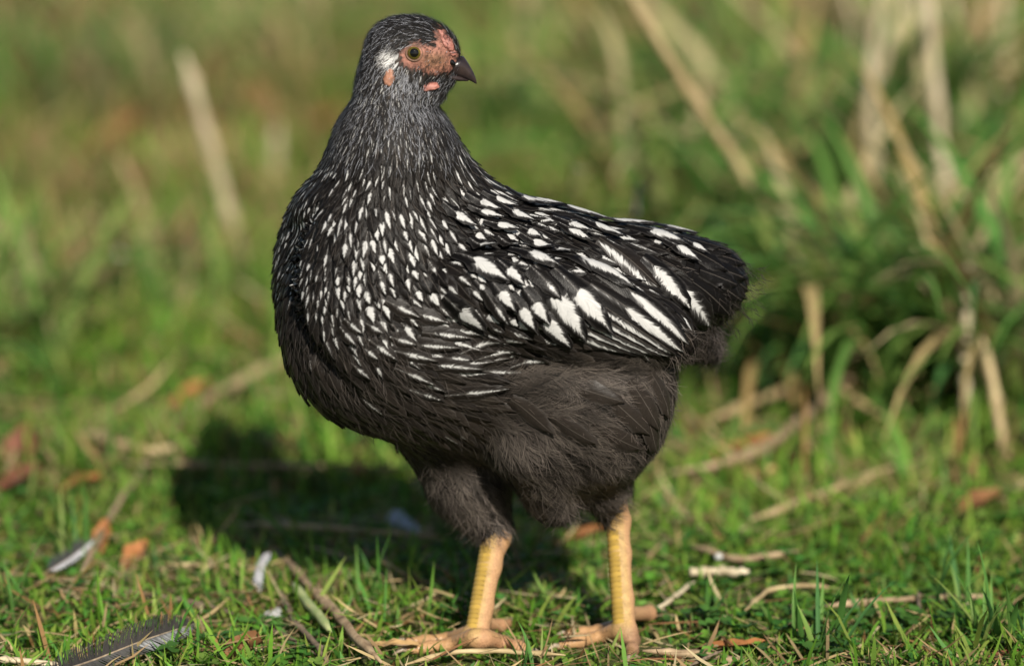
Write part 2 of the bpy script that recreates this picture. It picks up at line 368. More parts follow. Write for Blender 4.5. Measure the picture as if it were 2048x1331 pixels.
# legs
G0 = lambda px, py, dz=0.0: ground(np.array(px, float), np.array(py, float), dz)
hockL = at(990, 1072, 0.012); footL = G0(953, 1274, 0.0095)
hockR = at(1236, 1040, 0.018); footR = G0(1250, 1265, 0.0105)
cone(at(900, 860, 0.022), at(935, 960, 0.018), 105 * s, 74 * s, 0.02)
cone(at(935, 960, 0.018), hockL, 70 * s, 33 * s, 0.01)
cone(at(1185, 875, -0.002), at(1206, 965, 0.010), 118 * s, 48 * s, 0.015)
cone(at(1206, 965, 0.010), hockR, 44 * s, 25 * s, 0.006)
cone(at(1075, 890, -0.018), at(1105, 995, -0.008), 88 * s, 46 * s, 0.015)
def chain(pts, rr, k=0.004):
    for a, b, r1, r2 in zip(pts[:-1], pts[1:], rr[:-1], rr[1:]): cone(a, b, r1 * s, r2 * s, k)
def lerp(a, b, t): return a + (b - a) * t
chain([hockL, lerp(hockL, footL, 0.3), lerp(hockL, footL, 0.7), footL], [28, 23, 21.5, 23])
chain([hockR, lerp(hockR, footR, 0.3), lerp(hockR, footR, 0.7), footR], [24, 21.5, 21, 22])
TOES = []
def toe(pts, rr, dz=None):
    rr = [r * q for r, q in zip(rr, (0.9, 0.72, 0.8, 0.72))]
    P = [G0(px, py, r * s * (0.95 if i else 1.9) + 0.0014) for i, ((px, py), r) in enumerate(zip(pts, rr))]; chain(P, rr, 0.004); TOES.append((P, rr)); return P
toeA = toe([(950, 1276), (905, 1288), (860, 1294), (815, 1300)], [23, 18, 15, 11])
toeB = toe([(940, 1268), (895, 1276), (850, 1280), (812, 1282)], [20, 15, 13, 10])
toeC = toe([(968, 1276), (1005, 1284), (1035, 1293), (1062, 1302)], [22, 18, 16, 10])
toeD = toe([(1240, 1260), (1200, 1272), (1160, 1281), (1118, 1292)], [21, 17, 15, 10])
toeE = toe([(1235, 1253), (1198, 1259), (1165, 1263), (1135, 1267)], [18, 14, 12, 9])
toeF = toe([(1256, 1262), (1266, 1280), (1264, 1298), (1258, 1314)], [22, 18, 15, 10])
P = [lerp(footR, hockR, 0.17), G0(1296, 1226, 0.010), G0(1320, 1224, 0.005)]; chain(P, [16, 15, 9]); TOES.append((P, [16, 15, 9]))
P = [lerp(footL, hockL, 0.15), G0(1000, 1250, 0.008), G0(1022, 1244, 0.004)]; chain(P, [14, 12, 8]); TOES.append((P, [14, 12, 8]))

FOLD = [(660, 395), (622, 455), (600, 520), (597, 580), (612, 645), (648, 705), (700, 760), (740, 800)]
def carve():
    ix = slice(0, int((0.0 - LO[0]) / VOX)); X, Y, Z = np.meshgrid(AX[0][ix], AX[1], AX[2][int(0.10 / VOX):], indexing='ij')
    Pq = np.stack([X, Y, Z], -1); q = Pq - CAM; zz = q @ VF; px = CX + FPX * (q @ VR) / zz; py = CY - FPX * (q @ VU) / zz
    fy = np.array([a[1] for a in FOLD], float); fx = np.array([a[0] for a in FOLD], float); xl = np.interp(py, fy, fx)
    amt = np.clip((py - 395) / 60, 0, 1) * np.clip((800 - py) / 90, 0, 1); sd = (xl - px)
    step = smoothst(sd / 9 + 0.5) * np.exp(-np.clip(sd, 0, None) / 45)
    D[ix, :, int(0.10 / VOX):] += (0.0080 * amt * step * smoothst((-Y + 0.01) / 0.02)).astype(np.float32)
def smoothst(x): x = np.clip(x, 0, 1); return x * x * (3 - 2 * x)
carve()
def sample(P):
    q = (np.asarray(P) - LO) / VOX; q = np.clip(q, 0, np.array(DIM) - 1.001); i = q.astype(int); f = q - i; o = 0
    for dx in (0, 1):
        for dy in (0, 1):
            for dz in (0, 1):
                wt = (f[..., 0] if dx else 1 - f[..., 0]) * (f[..., 1] if dy else 1 - f[..., 1]) * (f[..., 2] if dz else 1 - f[..., 2])
                o = o + wt * D[i[..., 0] + dx, i[..., 1] + dy, i[..., 2] + dz]
    return o
def grad(P, e=0.002):
    P = np.asarray(P); g = np.stack([sample(P + e * np.eye(3)[k]) - sample(P - e * np.eye(3)[k]) for k in range(3)], -1); return unit(g)
def hit(px, py):
    d = unit(ray(np.asarray(px, float), np.asarray(py, float))); p = CAM + d * (1.72 / 1.0)
    for _ in range(220):
        inside = np.all((p > LO) & (p < HI), -1); v = np.where(inside, sample(p), 0.01)
        p = p + d * np.clip(v, -0.002, 0.004)[..., None]
    return p

def surface_nets():
    ins = D < 0; n = DIM - 1
    cnt = np.zeros(n, np.int8)
    for dx in (0, 1):
        for dy in (0, 1):
            for dz in (0, 1): cnt += ins[dx:dx + n[0], dy:dy + n[1], dz:dz + n[2]]
    cells = np.argwhere((cnt > 0) & (cnt < 8)); idx = np.full(n, -1, np.int64); idx[tuple(cells.T)] = np.arange(len(cells))
    acc = np.zeros((len(cells), 3)); num = np.zeros(len(cells))
    cor = [(a, b, c) for a in (0, 1) for b in (0, 1) for c in (0, 1)]
    for a in cor:
        for ax in range(3):
            if a[ax]: continue
            b = list(a); b[ax] = 1
            da = D[tuple((cells + a).T)]; db = D[tuple((cells + b).T)]; m = (da < 0) != (db < 0)
            t = np.where(m, da / np.where(m, da - db, 1), 0); pt = np.array(a, float)[None] + 0; pt = np.repeat(pt, len(cells), 0); pt[:, ax] = t
            acc[m] += pt[m]; num[m] += 1
    V = LO + VOX * (cells + acc / num[:, None]); F = []
    for ax in range(3):
        u, v = (ax + 1) % 3, (ax + 2) % 3
        sh = [slice(1, n[k]) for k in range(3)]; sh[ax] = slice(0, n[ax])
        A = ins[tuple(sh)]; sh2 = list(sh); sh2[ax] = slice(1, n[ax] + 1); B = ins[tuple(sh2)]
        o = np.array([1, 1, 1]); o[ax] = 0
        for m, flip in ((A & ~B, False), (~A & B, True)):
            c = np.argwhere(m) + o; du = np.zeros(3, int); du[u] = 1; dv = np.zeros(3, int); dv[v] = 1
            q = [idx[tuple((c - x).T)] for x in (du * 0, du, du + dv, dv)]
            q = np.stack(q if not flip else q[::-1], 1); F.append(q)
    return V, np.concatenate(F)
BV, BF = surface_nets()
BN = grad(BV)
bpx, bpy_ = proj(BV)

def gauss(px, py, cx, cy, rx, ry, p=2.0): return np.exp(-(((px - cx) / rx) ** 2 + ((py - cy) / ry) ** 2) ** (p / 2))
def in_ell(px, py, cx, cy, rx, ry, soft=0.2):
    d = np.sqrt(((px - cx) / rx) ** 2 + ((py - cy) / ry) ** 2); return np.clip((1 + soft - d) / (2 * soft), 0, 1)
def face_mask(px, py):
    qx = px + 5 * np.sin(py * 0.55 + px * 0.2) + 3 * np.sin(py * 1.3 + 1); qy = py + 5 * np.sin(px * 0.5 + 2) + 3 * np.sin(px * 1.4 + py * 0.3)
    m = in_ell(qx, qy, 840, 112, 41, 28, 0.25)
    m = np.maximum(m, in_ell(qx, qy, 888, 114, 27, 33, 0.22)); m = np.maximum(m, in_ell(qx, qy, 884 + (qy - 74) * 0.25, 76, 13, 26, 0.3))
    m = np.maximum(m, in_ell(qx, qy, 868, 140, 24, 10, 0.25))
    return m
def smoothst(x): x = np.clip(x, 0, 1); return x * x * (3 - 2 * x)
bodycol = np.tile(np.array([0.012, 0.011, 0.0105]), (len(BV), 1))
fm = face_mask(bpx, bpy_)[:, None]
nz = vnoise(bpx, bpy_, 0.21, 1)[:, None]
nz2 = vnoise(bpx, bpy_, 0.9, 4)[:, None]; skin = np.array([0.235, 0.105, 0.076]) * (0.25 + 0.6 * nz + 0.9 * nz2)
tan = in_ell(bpx, bpy_, 868, 122, 26, 16, 0.5)[:, None]; skin = skin * (1 - 0.5 * tan) + np.array([0.125, 0.078, 0.032]) * (0.5 + nz2) * 0.5 * tan
bodycol = bodycol * (1 - fm) + skin * fm
hockz = np.where(bpx < 1110, 1066 - (bpx - 990) * 0.75, 1062 - (bpx - 1210) * 1.6)
lg = ((bpy_ > hockz) & (bpy_ > 970))[:, None]
legc = np.array([0.36, 0.235, 0.095]) * (0.85 + 0.3 * nz)
pink = smoothst((bpx - np.where(bpx < 1110, 992 - (bpy_ - 1062) * 0.18, 1244 + (bpy_ - 1062) * 0.08)) / 10)[:, None]
legc = legc * (1 - 0.6 * pink) + np.array([0.37, 0.195, 0.115]) * 0.6 * pink
toe_z = smoothst((0.016 - BV[:, 2]) / 0.010)[:, None]; legc = legc * (1 - 0.6 * toe_z) + np.array([0.33, 0.17, 0.09]) * 0.6 * toe_z
dk = in_ell(bpx, bpy_, 1262, 1288, 24, 34, 0.4)[:, None]; legc = legc * (1 - 0.5 * dk) + np.array([0.16, 0.10, 0.07]) * 0.5 * dk
bodycol = np.where(lg, legc, bodycol)

HEN = bpy.data.objects.new('hen', None); COL.objects.link(HEN); HEN.location = (0, 0, 0)
HEN['label'] = 'black young hen with white speckled feathers standing in the grass, head turned right'; HEN['category'] = 'hen'
obj('body', mesh('body', BV, BF, M['body'], attrs={'col': ('FLOAT_COLOR', bodycol)}), HEN)

# ------------------------------------------------------------------ plumage field: px, py, dx, dy, L, W, prob, hw, v0, v1, tone, tip power
FT = np.array([
 (850, 38, -1, .05, 20, 7, .25, .4, .3, 1, .15, 1.3), (800, 45, -1, .25, 22, 7, .5, .4, .3, 1, .2, 1.3), (755, 80, -.7, .8, 24, 7, .8, .45, .2, 1, .3, 1.3),
 (870, 60, -.7, -.3, 16, 7, .3, .3, .3, 1, .15, 1.3), (905, 60, -.4, -.8, 14, 7, .3, .4, .3, 1, .3, 1.3), (850, 75, -1, .1, 16, 6, .1, .3, .3, 1, .05, 1.3),
 (718, 140, -.35, 1, 26, 8, .9, .5, .2, 1, .35, 1.3), (760, 140, -.4, 1, 24, 7, .9, .5, .2, 1, .35, 1.3), (780, 115, -.6, .6, 20, 8, 1, 1.2, 0, 1.2, .9, 1.3),
 (800, 160, -.3, 1, 20, 6, .9, .5, .2, 1, .6, 1.2), (830, 155, -.2, .9, 18, 6, .8, .5, .1, 1, .6, 1.2), (860, 190, -.5, .7, 18, 6, .5, .4, .2, 1, .5, 1.2), (905, 175, -.6, .5, 14, 6, .2, .4, .2, 1, .3, 1.2),
 (720, 210, -.3, 1, 32, 9, .95, .5, .2, .95, .2, 1.2), (790, 220, 0, 1, 28, 8, .9, .5, .2, .95, .45, 1.2), (850, 220, .2, 1, 28, 8, .85, .45, .2, .95, .35, 1.2),
 (680, 270, -.5, 1, 38, 13, .75, .32, .35, .97, .1, 1.3), (760, 290, -.05, 1, 38, 12, .7, .3, .3, .95, .15, 1.3), (830, 290, .15, 1, 38, 12, .8, .35, .3, .95, .25, 1.2), (890, 290, .45, 1, 40, 12, .7, .35, .3, .95, .2, 1.2),
 (640, 350, -.5, 1, 44, 20, .7, .36, .45, .97, .06, 1.6), (720, 360, -.3, 1, 46, 18, .6, .3, .4, .97, .08, 1.5), (800, 370, 0, 1, 52, 18, .6, .28, .35, .97, .1, 1.4), (880, 370, .3, 1, 56, 20, .5, .35, .3, .9, .12, 1.3), (940, 370, .6, 1, 54, 18, .5, .3, .3, .9, .08, 1.3),
 (590, 430, -.5, 1, 46, 28, .85, .42, .5, 1., .04, 2), (570, 500, -.6, 1, 48, 30, .8, .45, .5, 1., .04, 2), (565, 560, -.7, 1, 50, 32, .55, .4, .55, 1., .05, 2),
 (640, 450, -.3, 1, 50, 26, .85, .38, .45, 1., .06, 1.8), (640, 560, -.15, 1, 46, 26, .8, .3, .5, 1., .06, 2), (630, 620, 0, 1, 46, 26, .55, .28, .5, 1., .07, 2),
 (700, 480, -.05, 1, 58, 28, .95, .45, .4, .97, .08, 1.6), (760, 500, .15, 1, 60, 28, .95, .48, .4, .97, .1, 1.6), (830, 480, .3, 1, 64, 28, .85, .45, .35, .95, .12, 1.6), (890, 480, .45, 1, 60, 28, .7, .4, .4, .95, .1, 1.7),
 (700, 580, .1, 1, 54, 30, .9, .42, .45, .98, .06, 1.8), (780, 580, .35, 1, 60, 32, .9, .45, .45, .98, .08, 1.8), (850, 560, .6, 1, 56, 30, .9, .5, .5, 1, .08, 1.9), (900, 570, .8, .8, 52, 32, .9, .45, .5, 1, .08, 1.9),
 (730, 650, .3, 1, 62, 32, .8, .4, .45, .98, .08, 1.8), (820, 640, .8, .8, 66, 32, .85, .42, .45, .98, .1, 1.7), (900, 640, 1, .35, 80, 34, .7, .35, .45, .98, .16, 1.6), 
 (850, 715, 1, .3, 96, 34, .75, .28, .3, .98, .2, 1.5), (950, 730, 1, .02, 110, 34, .75, .26, .3, .98, .22, 1.5), (1030, 715, 1, -.15, 110, 34, .7, .26, .35, .98, .22, 1.5), (760, 720, .6, 1, 66, 36, .5, .25, .5, .98, .14, 1.8),
 (570, 640, 0, 1, 70, 40, .1, .08, .4, .9, .16, 1.8), (590, 720, .4, 1, 74, 42, .1, .08, .4, .9, .2, 1.8), (660, 730, .45, 1, 66, 40, .1, .1, .4, .9, .18, 1.8), (650, 790, .8, 1, 80, 42, .0, .1, .4, .9, .22, 1.6),
 (740, 820, .7, 1, 84, 44, .05, .08, .4, .9, .22, 1.6), (800, 780, .8, .7, 84, 44, .15, .15, .4, .9, .2, 1.7), (900, 790, 1, .3, 100, 46, .35, .12, .3, .95, .24, 1.6), (980, 800, 1, .15, 110, 44, .15, .1, .3, .9, .3, 1.4),
 (820, 880, .7, .8, 80, 40, 0, .1, .4, .9, .3, 1.4), (920, 870, .6, .9, 80, 40, .05, .08, .4, .9, .34, 1.4), 
 (940, 430, .8, .6, 52, 30, .7, .55, .35, .92, .03, 2), (960, 500, .8, .7, 46, 30, .65, .5, .45, .95, .03, 2.2), (1010, 560, .8, .7, 46, 32, .75, .55, .45, .95, .03, 2.4), (1080, 540, .85, .6, 46, 32, .75, .55, .45, .95, .02, 2.4), (1060, 620, .75, .7, 44, 30, .75, .5, .45, .95, .02, 2.4),
 (970, 375, 1, .55, 54, 20, .55, .5, .35, .9, .04, 1.6), (1030, 400, 1, .45, 66, 26, .85, .6, .3, .88, .02, 2), (1060, 450, .95, .6, 66, 30, .85, .6, .35, .88, .02, 2), (1120, 470, .9, .6, 60, 32, .7, .55, .4, .9, .02, 2.2), (1100, 395, 1, .3, 66, 26, .8, .6, .3, .88, .02, 2),
 (1180, 430, 1, .35, 84, 32, .85, .62, .3, .86, .02, 2), (1230, 470, 1, .4, 90, 34, .7, .6, .3, .84, .02, 2), (1270, 440, 1, .35, 76, 28, .6, .5, .3, .85, .03, 2), (1330, 490, 1, .4, 70, 34, .5, .45, .35, .85, .05, 2),
 (1400, 490, 1, .25, 66, 34, .2, .3, .4, .85, .08, 1.6), (1470, 520, .8, .8, 84, 46, 0, .2, .4, .8, .12, 1.4), (1470, 590, -.1, 1, 84, 48, 0, .2, .4, .8, .14, 1.4), (1420, 620, .3, 1, 80, 44, 0, .2, .4, .8, .16, 1.4),
 (1200, 640, 1, .4, 80, 34, .3, .3, .3, .9, .02, 2), (1320, 640, 1, .5, 70, 34, .3, .3, .3, .9, .03, 2),
 (1080, 770, 1, .1, 100, 46, .05, .06, .3, .9, .42, 1.3), (1200, 760, 1, .25, 96, 46, 0, .06, .3, .9, .5, 1.3), (1310, 760, .6, 1, 80, 44, 0, .06, .3, .9, .42, 1.3),
 (1050, 880, .45, 1, 90, 44, 0, .06, .3, .9, .5, 1.2), (1150, 880, .9, .55, 100, 46, 0, .06, .3, .9, .46, 1.2), (1280, 860, .6, .9, 90, 46, .05, .05, .3, .9, .40, 1.3), (1330, 900, .2, 1, 70, 36, 0, .05, .3, .9, .55, 1.2),
 (1090, 980, .35, 1, 80, 36, 0, .06, .3, .9, .5, 1.2), (1200, 980, .5, .8, 80, 40, 0, .06, .3, .9, .45, 1.2), (1360, 700, .8, .8, 60, 30, 0, .06, .3, .9, .4, 1.2),
 (880, 960, .35, 1, 60, 30, 0, .06, .3, .9, .55, 1.2), (960, 1000, .35, 1, 60, 30, 0, .06, .3, .9, .5, 1.2), (960, 930, .6, .8, 70, 34, 0, .06, .3, .9, .45, 1.2)], float)
def field(px, py):
    d2 = (px[:, None] - FT[None, :, 0]) ** 2 + (py[:, None] - FT[None, :, 1]) ** 2 + 60.
    w_ = 1 / d2 ** 1.7; w_ /= w_.sum(1, keepdims=True); return w_ @ FT[:, 2:]
FWING = [(880, 470), (960, 455), (1070, 500), (1200, 520), (1330, 575), (1392, 650), (1385, 690), (1320, 722), (1180, 722), (1085, 685), (990, 640), (905, 590)]
def in_poly(px, py, poly):
    c = np.zeros(len(px), bool); n = len(poly)
    for i in range(n):
        (x1, y1), (x2, y2) = poly[i], poly[(i + 1) % n]
        k_ = ((y1 > py) != (y2 > py)) & (px < (x2 - x1) * (py - y1) / (y2 - y1 + 1e-9) + x1); c ^= k_
    return c
fl_of = lambda px, py: np.maximum.reduce([in_ell(px, py, 1190, 870, 190, 190, 0.15), in_ell(px, py, 940, 1000, 110, 110, 0.2), in_ell(px, py, 1460, 580, 80, 110, 0.2), in_ell(px, py, 1390, 700, 70, 60, 0.2)])

def feathers(P, Nn, par, rnd, nv, nu, off0, off1, uoff=None, camber=0.0012, dirs=None, hug=0.9):
    """P root points, Nn normals, par = dx dy L W prob hw v0 v1 tone tip ; returns V,F,uv,fa,fb"""
    n = len(P)
    if dirs is None:
        d = par[:, 0:1] * VR - par[:, 1:2] * VU; T = unit(d - Nn * np.sum(d * Nn, 1, keepdims=True))
    else: T = dirs
    L = par[:, 2] * s; W = par[:, 3] * s / 2; B = np.cross(Nn, T)
    v = np.linspace(0, 1, nv) ** 0.85; u = np.linspace(-1, 1, nu); tp = par[:, 9]
    x = np.clip((v[None] - 0.42) / 0.58, 0, 1); wp = np.where(v[None] < 0.42, 0.62 + 0.38 * (v[None] / 0.42), (1 - x ** tp[:, None]) ** 0.62 * 0.985 + 0.015)
    jit = 1 + 0.10 * rng.standard_normal((n, nv, nu)) * (np.abs(u)[None, None] > 0.9)
    vj = v[None, :, None] + (0.03 * rng.standard_normal((n, nv, nu)) - 0.05 * np.abs(u)) * (v[None, :, None] > 0.3)
    # march the spine along the surface
    C = np.zeros((n, nv, 3)); TT = np.zeros((n, nv, 3)); NN = np.zeros((n, nv, 3)); p = P.copy(); t = T.copy(); nn = Nn.copy()
    for k in range(nv):
        C[:, k] = p; TT[:, k] = t; NN[:, k] = nn
        if k < nv - 1:
            p = p + t * (L * (v[k + 1] - v[k]))[:, None]; d_ = sample(p)[:, None]; g = grad(p, 0.003)
            p = p - g * d_ * hug; nn = unit(nn * 0.4 + g * 0.6); t = unit(t - nn * np.sum(t * nn, 1, keepdims=True))
    BB = np.cross(NN, TT)
    lift = off0[:, None] + (off1 - off0)[:, None] * v[None] ** 1.3
    lat = (u[None, None] * (wp[:, :, None]) * W[:, None, None] * jit)
    V = C[:, :, None] + BB[:, :, None] * lat[..., None] + TT[:, :, None] * ((vj - v[None, :, None]) * L[:, None, None])[..., None]
    g = NN[:, :, None] + 0 * V
    d_ = sample(V); V = V - g * (d_ * hug)[..., None]
    cb = camber * (W / (18 * s))[:, None, None] * (u[None, None] ** 2)
    V = V + g * (lift[:, :, None] - cb)[..., None]
    uvs = np.stack([np.broadcast_to((u * 0.5 + 0.5)[None, None], (n, nv, nu)), np.broadcast_to(v[None, :, None], (n, nv, nu))], -1)
    has = (rnd < par[:, 4]); fa = np.stack([np.where(has, par[:, 5], 0), par[:, 6], par[:, 7]], 1)
    fb = np.stack([np.zeros(n) if uoff is None else uoff, par[:, 8], rng.random(n)], 1)
    return V.reshape(n, -1, 3), grid_faces(nv, nu), uvs.reshape(n, -1, 2), fa, fb

def poisson(P, r):
    order = rng.permutation(len(P)); cell = 0.004; H = {}; keep = []
    for i in order:
        p = P[i]; ri = r[i]; k = tuple((p // cell).astype(int)); m = int(ri // cell) + 1; ok = True
        for a in range(k[0] - m, k[0] + m + 1):
            for b in range(k[1] - m, k[1] + m + 1):
                for c in range(k[2] - m, k[2] + m + 1):
                    for j in H.get((a, b, c), ()):
                        q = P[j] - p
                        if q[0] * q[0] + q[1] * q[1] + q[2] * q[2] < ri * ri: ok = False; break
                    if not ok: break
                if not ok: break
            if not ok: break
        if ok: H.setdefault(k, []).append(i); keep.append(i)
    return np.array(keep)
cand = rng.choice(len(BV), 46000, replace=False); cp = BV[cand] + rng.normal(0, VOX * 0.3, (len(cand), 3)); cx, cy = proj(cp)
ok = (face_mask(cx, cy) < 0.4) & ~((cy > np.where(cx < 1110, 1050, 1025 - (cx - 1205) * 1.5)) & (cp[:, 2] < 0.10) & (cy > 965)) & ~((cp[:, 2] < 0.066))
cp, cx, cy = cp[ok], cx[ok], cy[ok]; par = field(cx, cy)
# head feathers are tiny: thin candidates by spacing
keep = poisson(cp, 0.40 * np.sqrt(par[:, 2] * par[:, 3]) * s)
cp, cx, cy, par = cp[keep], cx[keep], cy[keep], par[keep]; cn = grad(cp, 0.003)
par[:, 2] *= rng.uniform(0.85, 1.2, len(par)); par[:, 3] *= rng.uniform(0.85, 1.15, len(par)); par[:, 5] *= rng.uniform(0.45, 1.45, len(par)); par[:, 4] *= np.where(cy > 330, 0.78, np.where(cy < 190, 0.4, 0.9)); par[:, 5] *= np.where((cy > 380) & (cx < 720), 0.78, 0.9); par[:, 6] = np.clip(par[:, 6] + rng.normal(0, 0.07, len(par)), 0, 0.7)
par[:, 0:2] += rng.normal(0, 0.10, (len(par), 2)); par[:, 8] = np.clip(par[:, 8] * rng.uniform(0.5, 1.5, len(par)), 0, 1)
rnd = rng.random(len(par))
# the feather is rooted upstream of the sampled point
dd = par[:, 0:1] * VR - par[:, 1:2] * VU; T0 = unit(dd - cn * np.sum(dd * cn, 1, keepdims=True))
root = cp - T0 * (par[:, 2] * s * 0.55)[:, None]
for _ in range(3):
    root = root - grad(root, 0.003) * sample(root)[:, None]
rx, ry = proj(root); inface = face_mask(rx, ry) > 0.6; root[inface] = cp[inface]
rn = grad(root, 0.003)
facing = -(cn @ VF)
manual = in_poly(cx, cy, FWING) & (facing > 0)
big = par[:, 2] * par[:, 3]
score = np.where((facing > 0.1) & (fl_of(cx, cy) < 0.5), big, 0)

allV, allF, allU, allA, allB = [], [], [], [], []; off = 0
def add_joined(V, F, uvs, fa, fb):
    global off
    n, m = V.shape[:2]; allV.append(V.reshape(-1, 3)); allF.append(tile_faces(F, n, m) + off); off += n * m
    allU.append(uvs.reshape(-1, 2)); allA.append(np.repeat(fa, m, 0)); allB.append(np.repeat(fb, m, 0))
def add_parts(name, V, F, uvs, fa, fb, parent=HEN):
    for i in range(len(V)):
        m = V.shape[1]; c = V[i].mean(0)
        me = mesh(name, V[i] - c, F, M['feather'], uvs[i], {'fa': ('FLOAT_VECTOR', np.repeat(fa[i:i + 1], m, 0)), 'fb': ('FLOAT_VECTOR', np.repeat(fb[i:i + 1], m, 0))})
        obj(name, me, parent, loc=c)

# wing and back feathers placed one by one: white mark from, to, width, tone, kind
MAN = [  # x0 y0 x1 y1 w layer kind   (kind 0 spangle, 1 stripe, 2 plain)
 (1095, 640, 1250, 716, 34, 0, 3), (1110, 628, 1290, 716, 34, 1, 3), (1130, 618, 1322, 714, 36, 2, 3), (1150, 604, 1345, 706, 38, 3, 3), (1172, 592, 1366, 696, 40, 4, 3), (1200, 582, 1382, 682, 46, 5, 4), (1215, 560, 1386, 664, 44, 5, 4),
 (1207, 492, 1312, 576, 58, 6, 5), (1290, 530, 1380, 602, 52, 12, 1), (1360, 575, 1446, 640, 62, 11, 6), (1345, 505, 1385, 535, 30, 12, 0), (1375, 500, 1402, 522, 24, 12, 0), (1285, 486, 1345, 535, 44, 8, 0), (1320, 478, 1372, 520, 34, 7, 0),
 (1100, 588, 1160, 682, 62, 8, 0), (1143, 584, 1212, 660, 56, 9, 0), (1143, 543, 1236, 618, 56, 7, 0), (1086, 632, 1142, 690, 40, 7, 0), (940, 548, 994, 606, 44, 9, 0), (1040, 536, 1078, 590, 40, 9, 0),
 (1040, 612, 1072, 656, 34, 8, 0), (998, 580, 1030, 618, 34, 8, 0), (1064, 600, 1096, 640, 36, 9, 0), (1105, 510, 1135, 545, 32, 9, 0), (1012, 500, 1045, 540, 30, 9, 7), (1060, 490, 1100, 522, 30, 9, 0), (955, 500, 990, 535, 30, 9, 0), (1078, 560, 1112, 600, 36, 8, 7), (1010, 545, 1040, 580, 30, 9, 0), (985, 600, 1015, 640, 30, 8, 7),
 (920, 612, 972, 654, 44, 8, 0), (1125, 425, 1214, 458, 36, 9, 0), (1182, 422, 1256, 450, 30, 9, 0), (1216, 452, 1302, 486, 34, 9, 0), (1178, 458, 1238, 492, 34, 8, 0), (1262, 428, 1312, 450, 26, 9, 0), (1128, 455, 1176, 480, 32, 9, 0), (1132, 470, 1166, 500, 30, 9, 0),
 (1032, 405, 1080, 448, 32, 9, 0), (1064, 412, 1118, 440, 28, 9, 0), (1018, 432, 1058, 466, 28, 9, 0), (905, 425, 952, 456, 30, 9, 0), (952, 402, 998, 428, 24, 9, 0), (958, 425, 1004, 446, 22, 9, 0), (985, 398, 1032, 420, 22, 8, 0), (1036, 388, 1088, 410, 22, 8, 0), (1150, 400, 1190, 415, 20, 8, 0), (990, 455, 1035, 470, 24, 9, 0), (1050, 470, 1076, 490, 26, 9, 0)]
for (xa, ya, xb, yb) in [(1000,180,1160,205), (905,240,1110,265), (820,280,985,330), (1010,350,1240,385), (840,390,970,460), (1200,245,1355,180), (1280,290,1435,245), (1460,330,1600,290), (1150,490,1360,475), (680,240,775,315), (515,170,570,230), (575,355,635,410), (540,120,600,165), (650,135,705,165), (790,205,880,235), (630,265,680,305), (920,80,1040,115), (780,30,890,85), (1100,170,1250,160)]:
    MAN.append((500 + xa / 2.662, 600 + ya / 2.662, 500 + xb / 2.662, 600 + yb / 2.662, 34, 3, 8))
MAN = np.array(MAN, float)
TAIL = np.array([(1385, 505, 1500, 505, 52, 4, 2), (1380, 500, 1482, 482, 46, 6, 2), (1380, 520, 1512, 535, 56, 3, 2), (1385, 540, 1512, 565, 56, 5, 2), (1385, 560, 1506, 598, 56, 4, 2), (1380, 580, 1490, 632, 54, 3, 2), (1380, 600, 1462, 656, 50, 2, 2),
    (1370, 490, 1450, 470, 40, 7, 2), (1395, 530, 1486, 528, 48, 9, 2), (1395, 550, 1488, 575, 48, 8, 2), (1390, 570, 1470, 612, 48, 9, 2), (1360, 480, 1425, 478, 38, 9, 2), (1365, 600, 1430, 660, 44, 6, 2), (1360, 500, 1440, 520, 44, 10, 2), (1400, 545, 1460, 552, 42, 12, 2)], float) + np.array([0, 0, 14, 2, 0, 0, 0])
def manual_feathers(MAN, hug=0.9):
    d = np.stack([MAN[:, 2] - MAN[:, 0], MAN[:, 3] - MAN[:, 1]], 1); Lp = np.linalg.norm(d, axis=1); d /= Lp[:, None]; kd = MAN[:, 6]
    ext = np.where((kd == 0) | (kd == 7) | (kd == 8), 0.55, 0.12)
    sx = MAN[:, 0] - d[:, 0] * Lp * ext; sy = MAN[:, 1] - d[:, 1] * Lp * ext
    P = hit(sx, sy); Nn = grad(P, 0.003); L = Lp * (1 + ext) * 1.06
    par = np.zeros((len(MAN), 10)); par[:, 0:2] = d; par[:, 2] = L; par[:, 3] = MAN[:, 4]; par[:, 4] = 1; par[:, 9] = 2.3
    par[:, 5] = np.select([kd == 0, kd == 7, kd == 1, kd == 3, kd == 4, kd == 5, kd == 6, kd == 8], [0.70, 0.25, 0.52, 0.24, 0.46, 0.32, 0.36, 0.24], 0)
    par[:, 6] = np.select([kd == 0, kd == 7, kd == 3, kd == 4, kd == 1, kd == 8], [0.38, 0.5, 0.30, 0.34, 0.2, 0.32], 0.05); par[:, 7] = np.select([kd == 0, kd == 7, kd == 1, kd == 3, kd == 4], [0.93, 0.95, 1.05, 1.06, 1.12], 0.97)
    par[:, 8] = np.where(kd >= 3, 0.06, 0.015); par[kd == 5, 8] = 0.2; par[kd == 8, 8] = 0.2; par[(kd == 2) & (MAN[:, 1] > 700), 8] = 0.4; par[:, 9] = np.where((kd >= 3) & (kd < 7), 3.0, np.where(kd == 8, 1.5, 2.2))
    uo = np.select([kd == 3, kd == 4, kd == 5, kd == 1, kd == 6], [-0.45, -0.2, -0.55, -0.15, -0.1], 0.0)
    lay = MAN[:, 5]; o0 = 0.0012 + lay * 0.00028; o1 = 0.0030 + lay * 0.00042
    return feathers(P, Nn, par, np.zeros(len(MAN)), 11, 7, o0, o1, uo, camber=0.0010, hug=hug)
mv = manual_feathers(MAN)
add_parts('feather', *mv); add_parts('feather', *manual_feathers(TAIL, 0.45))
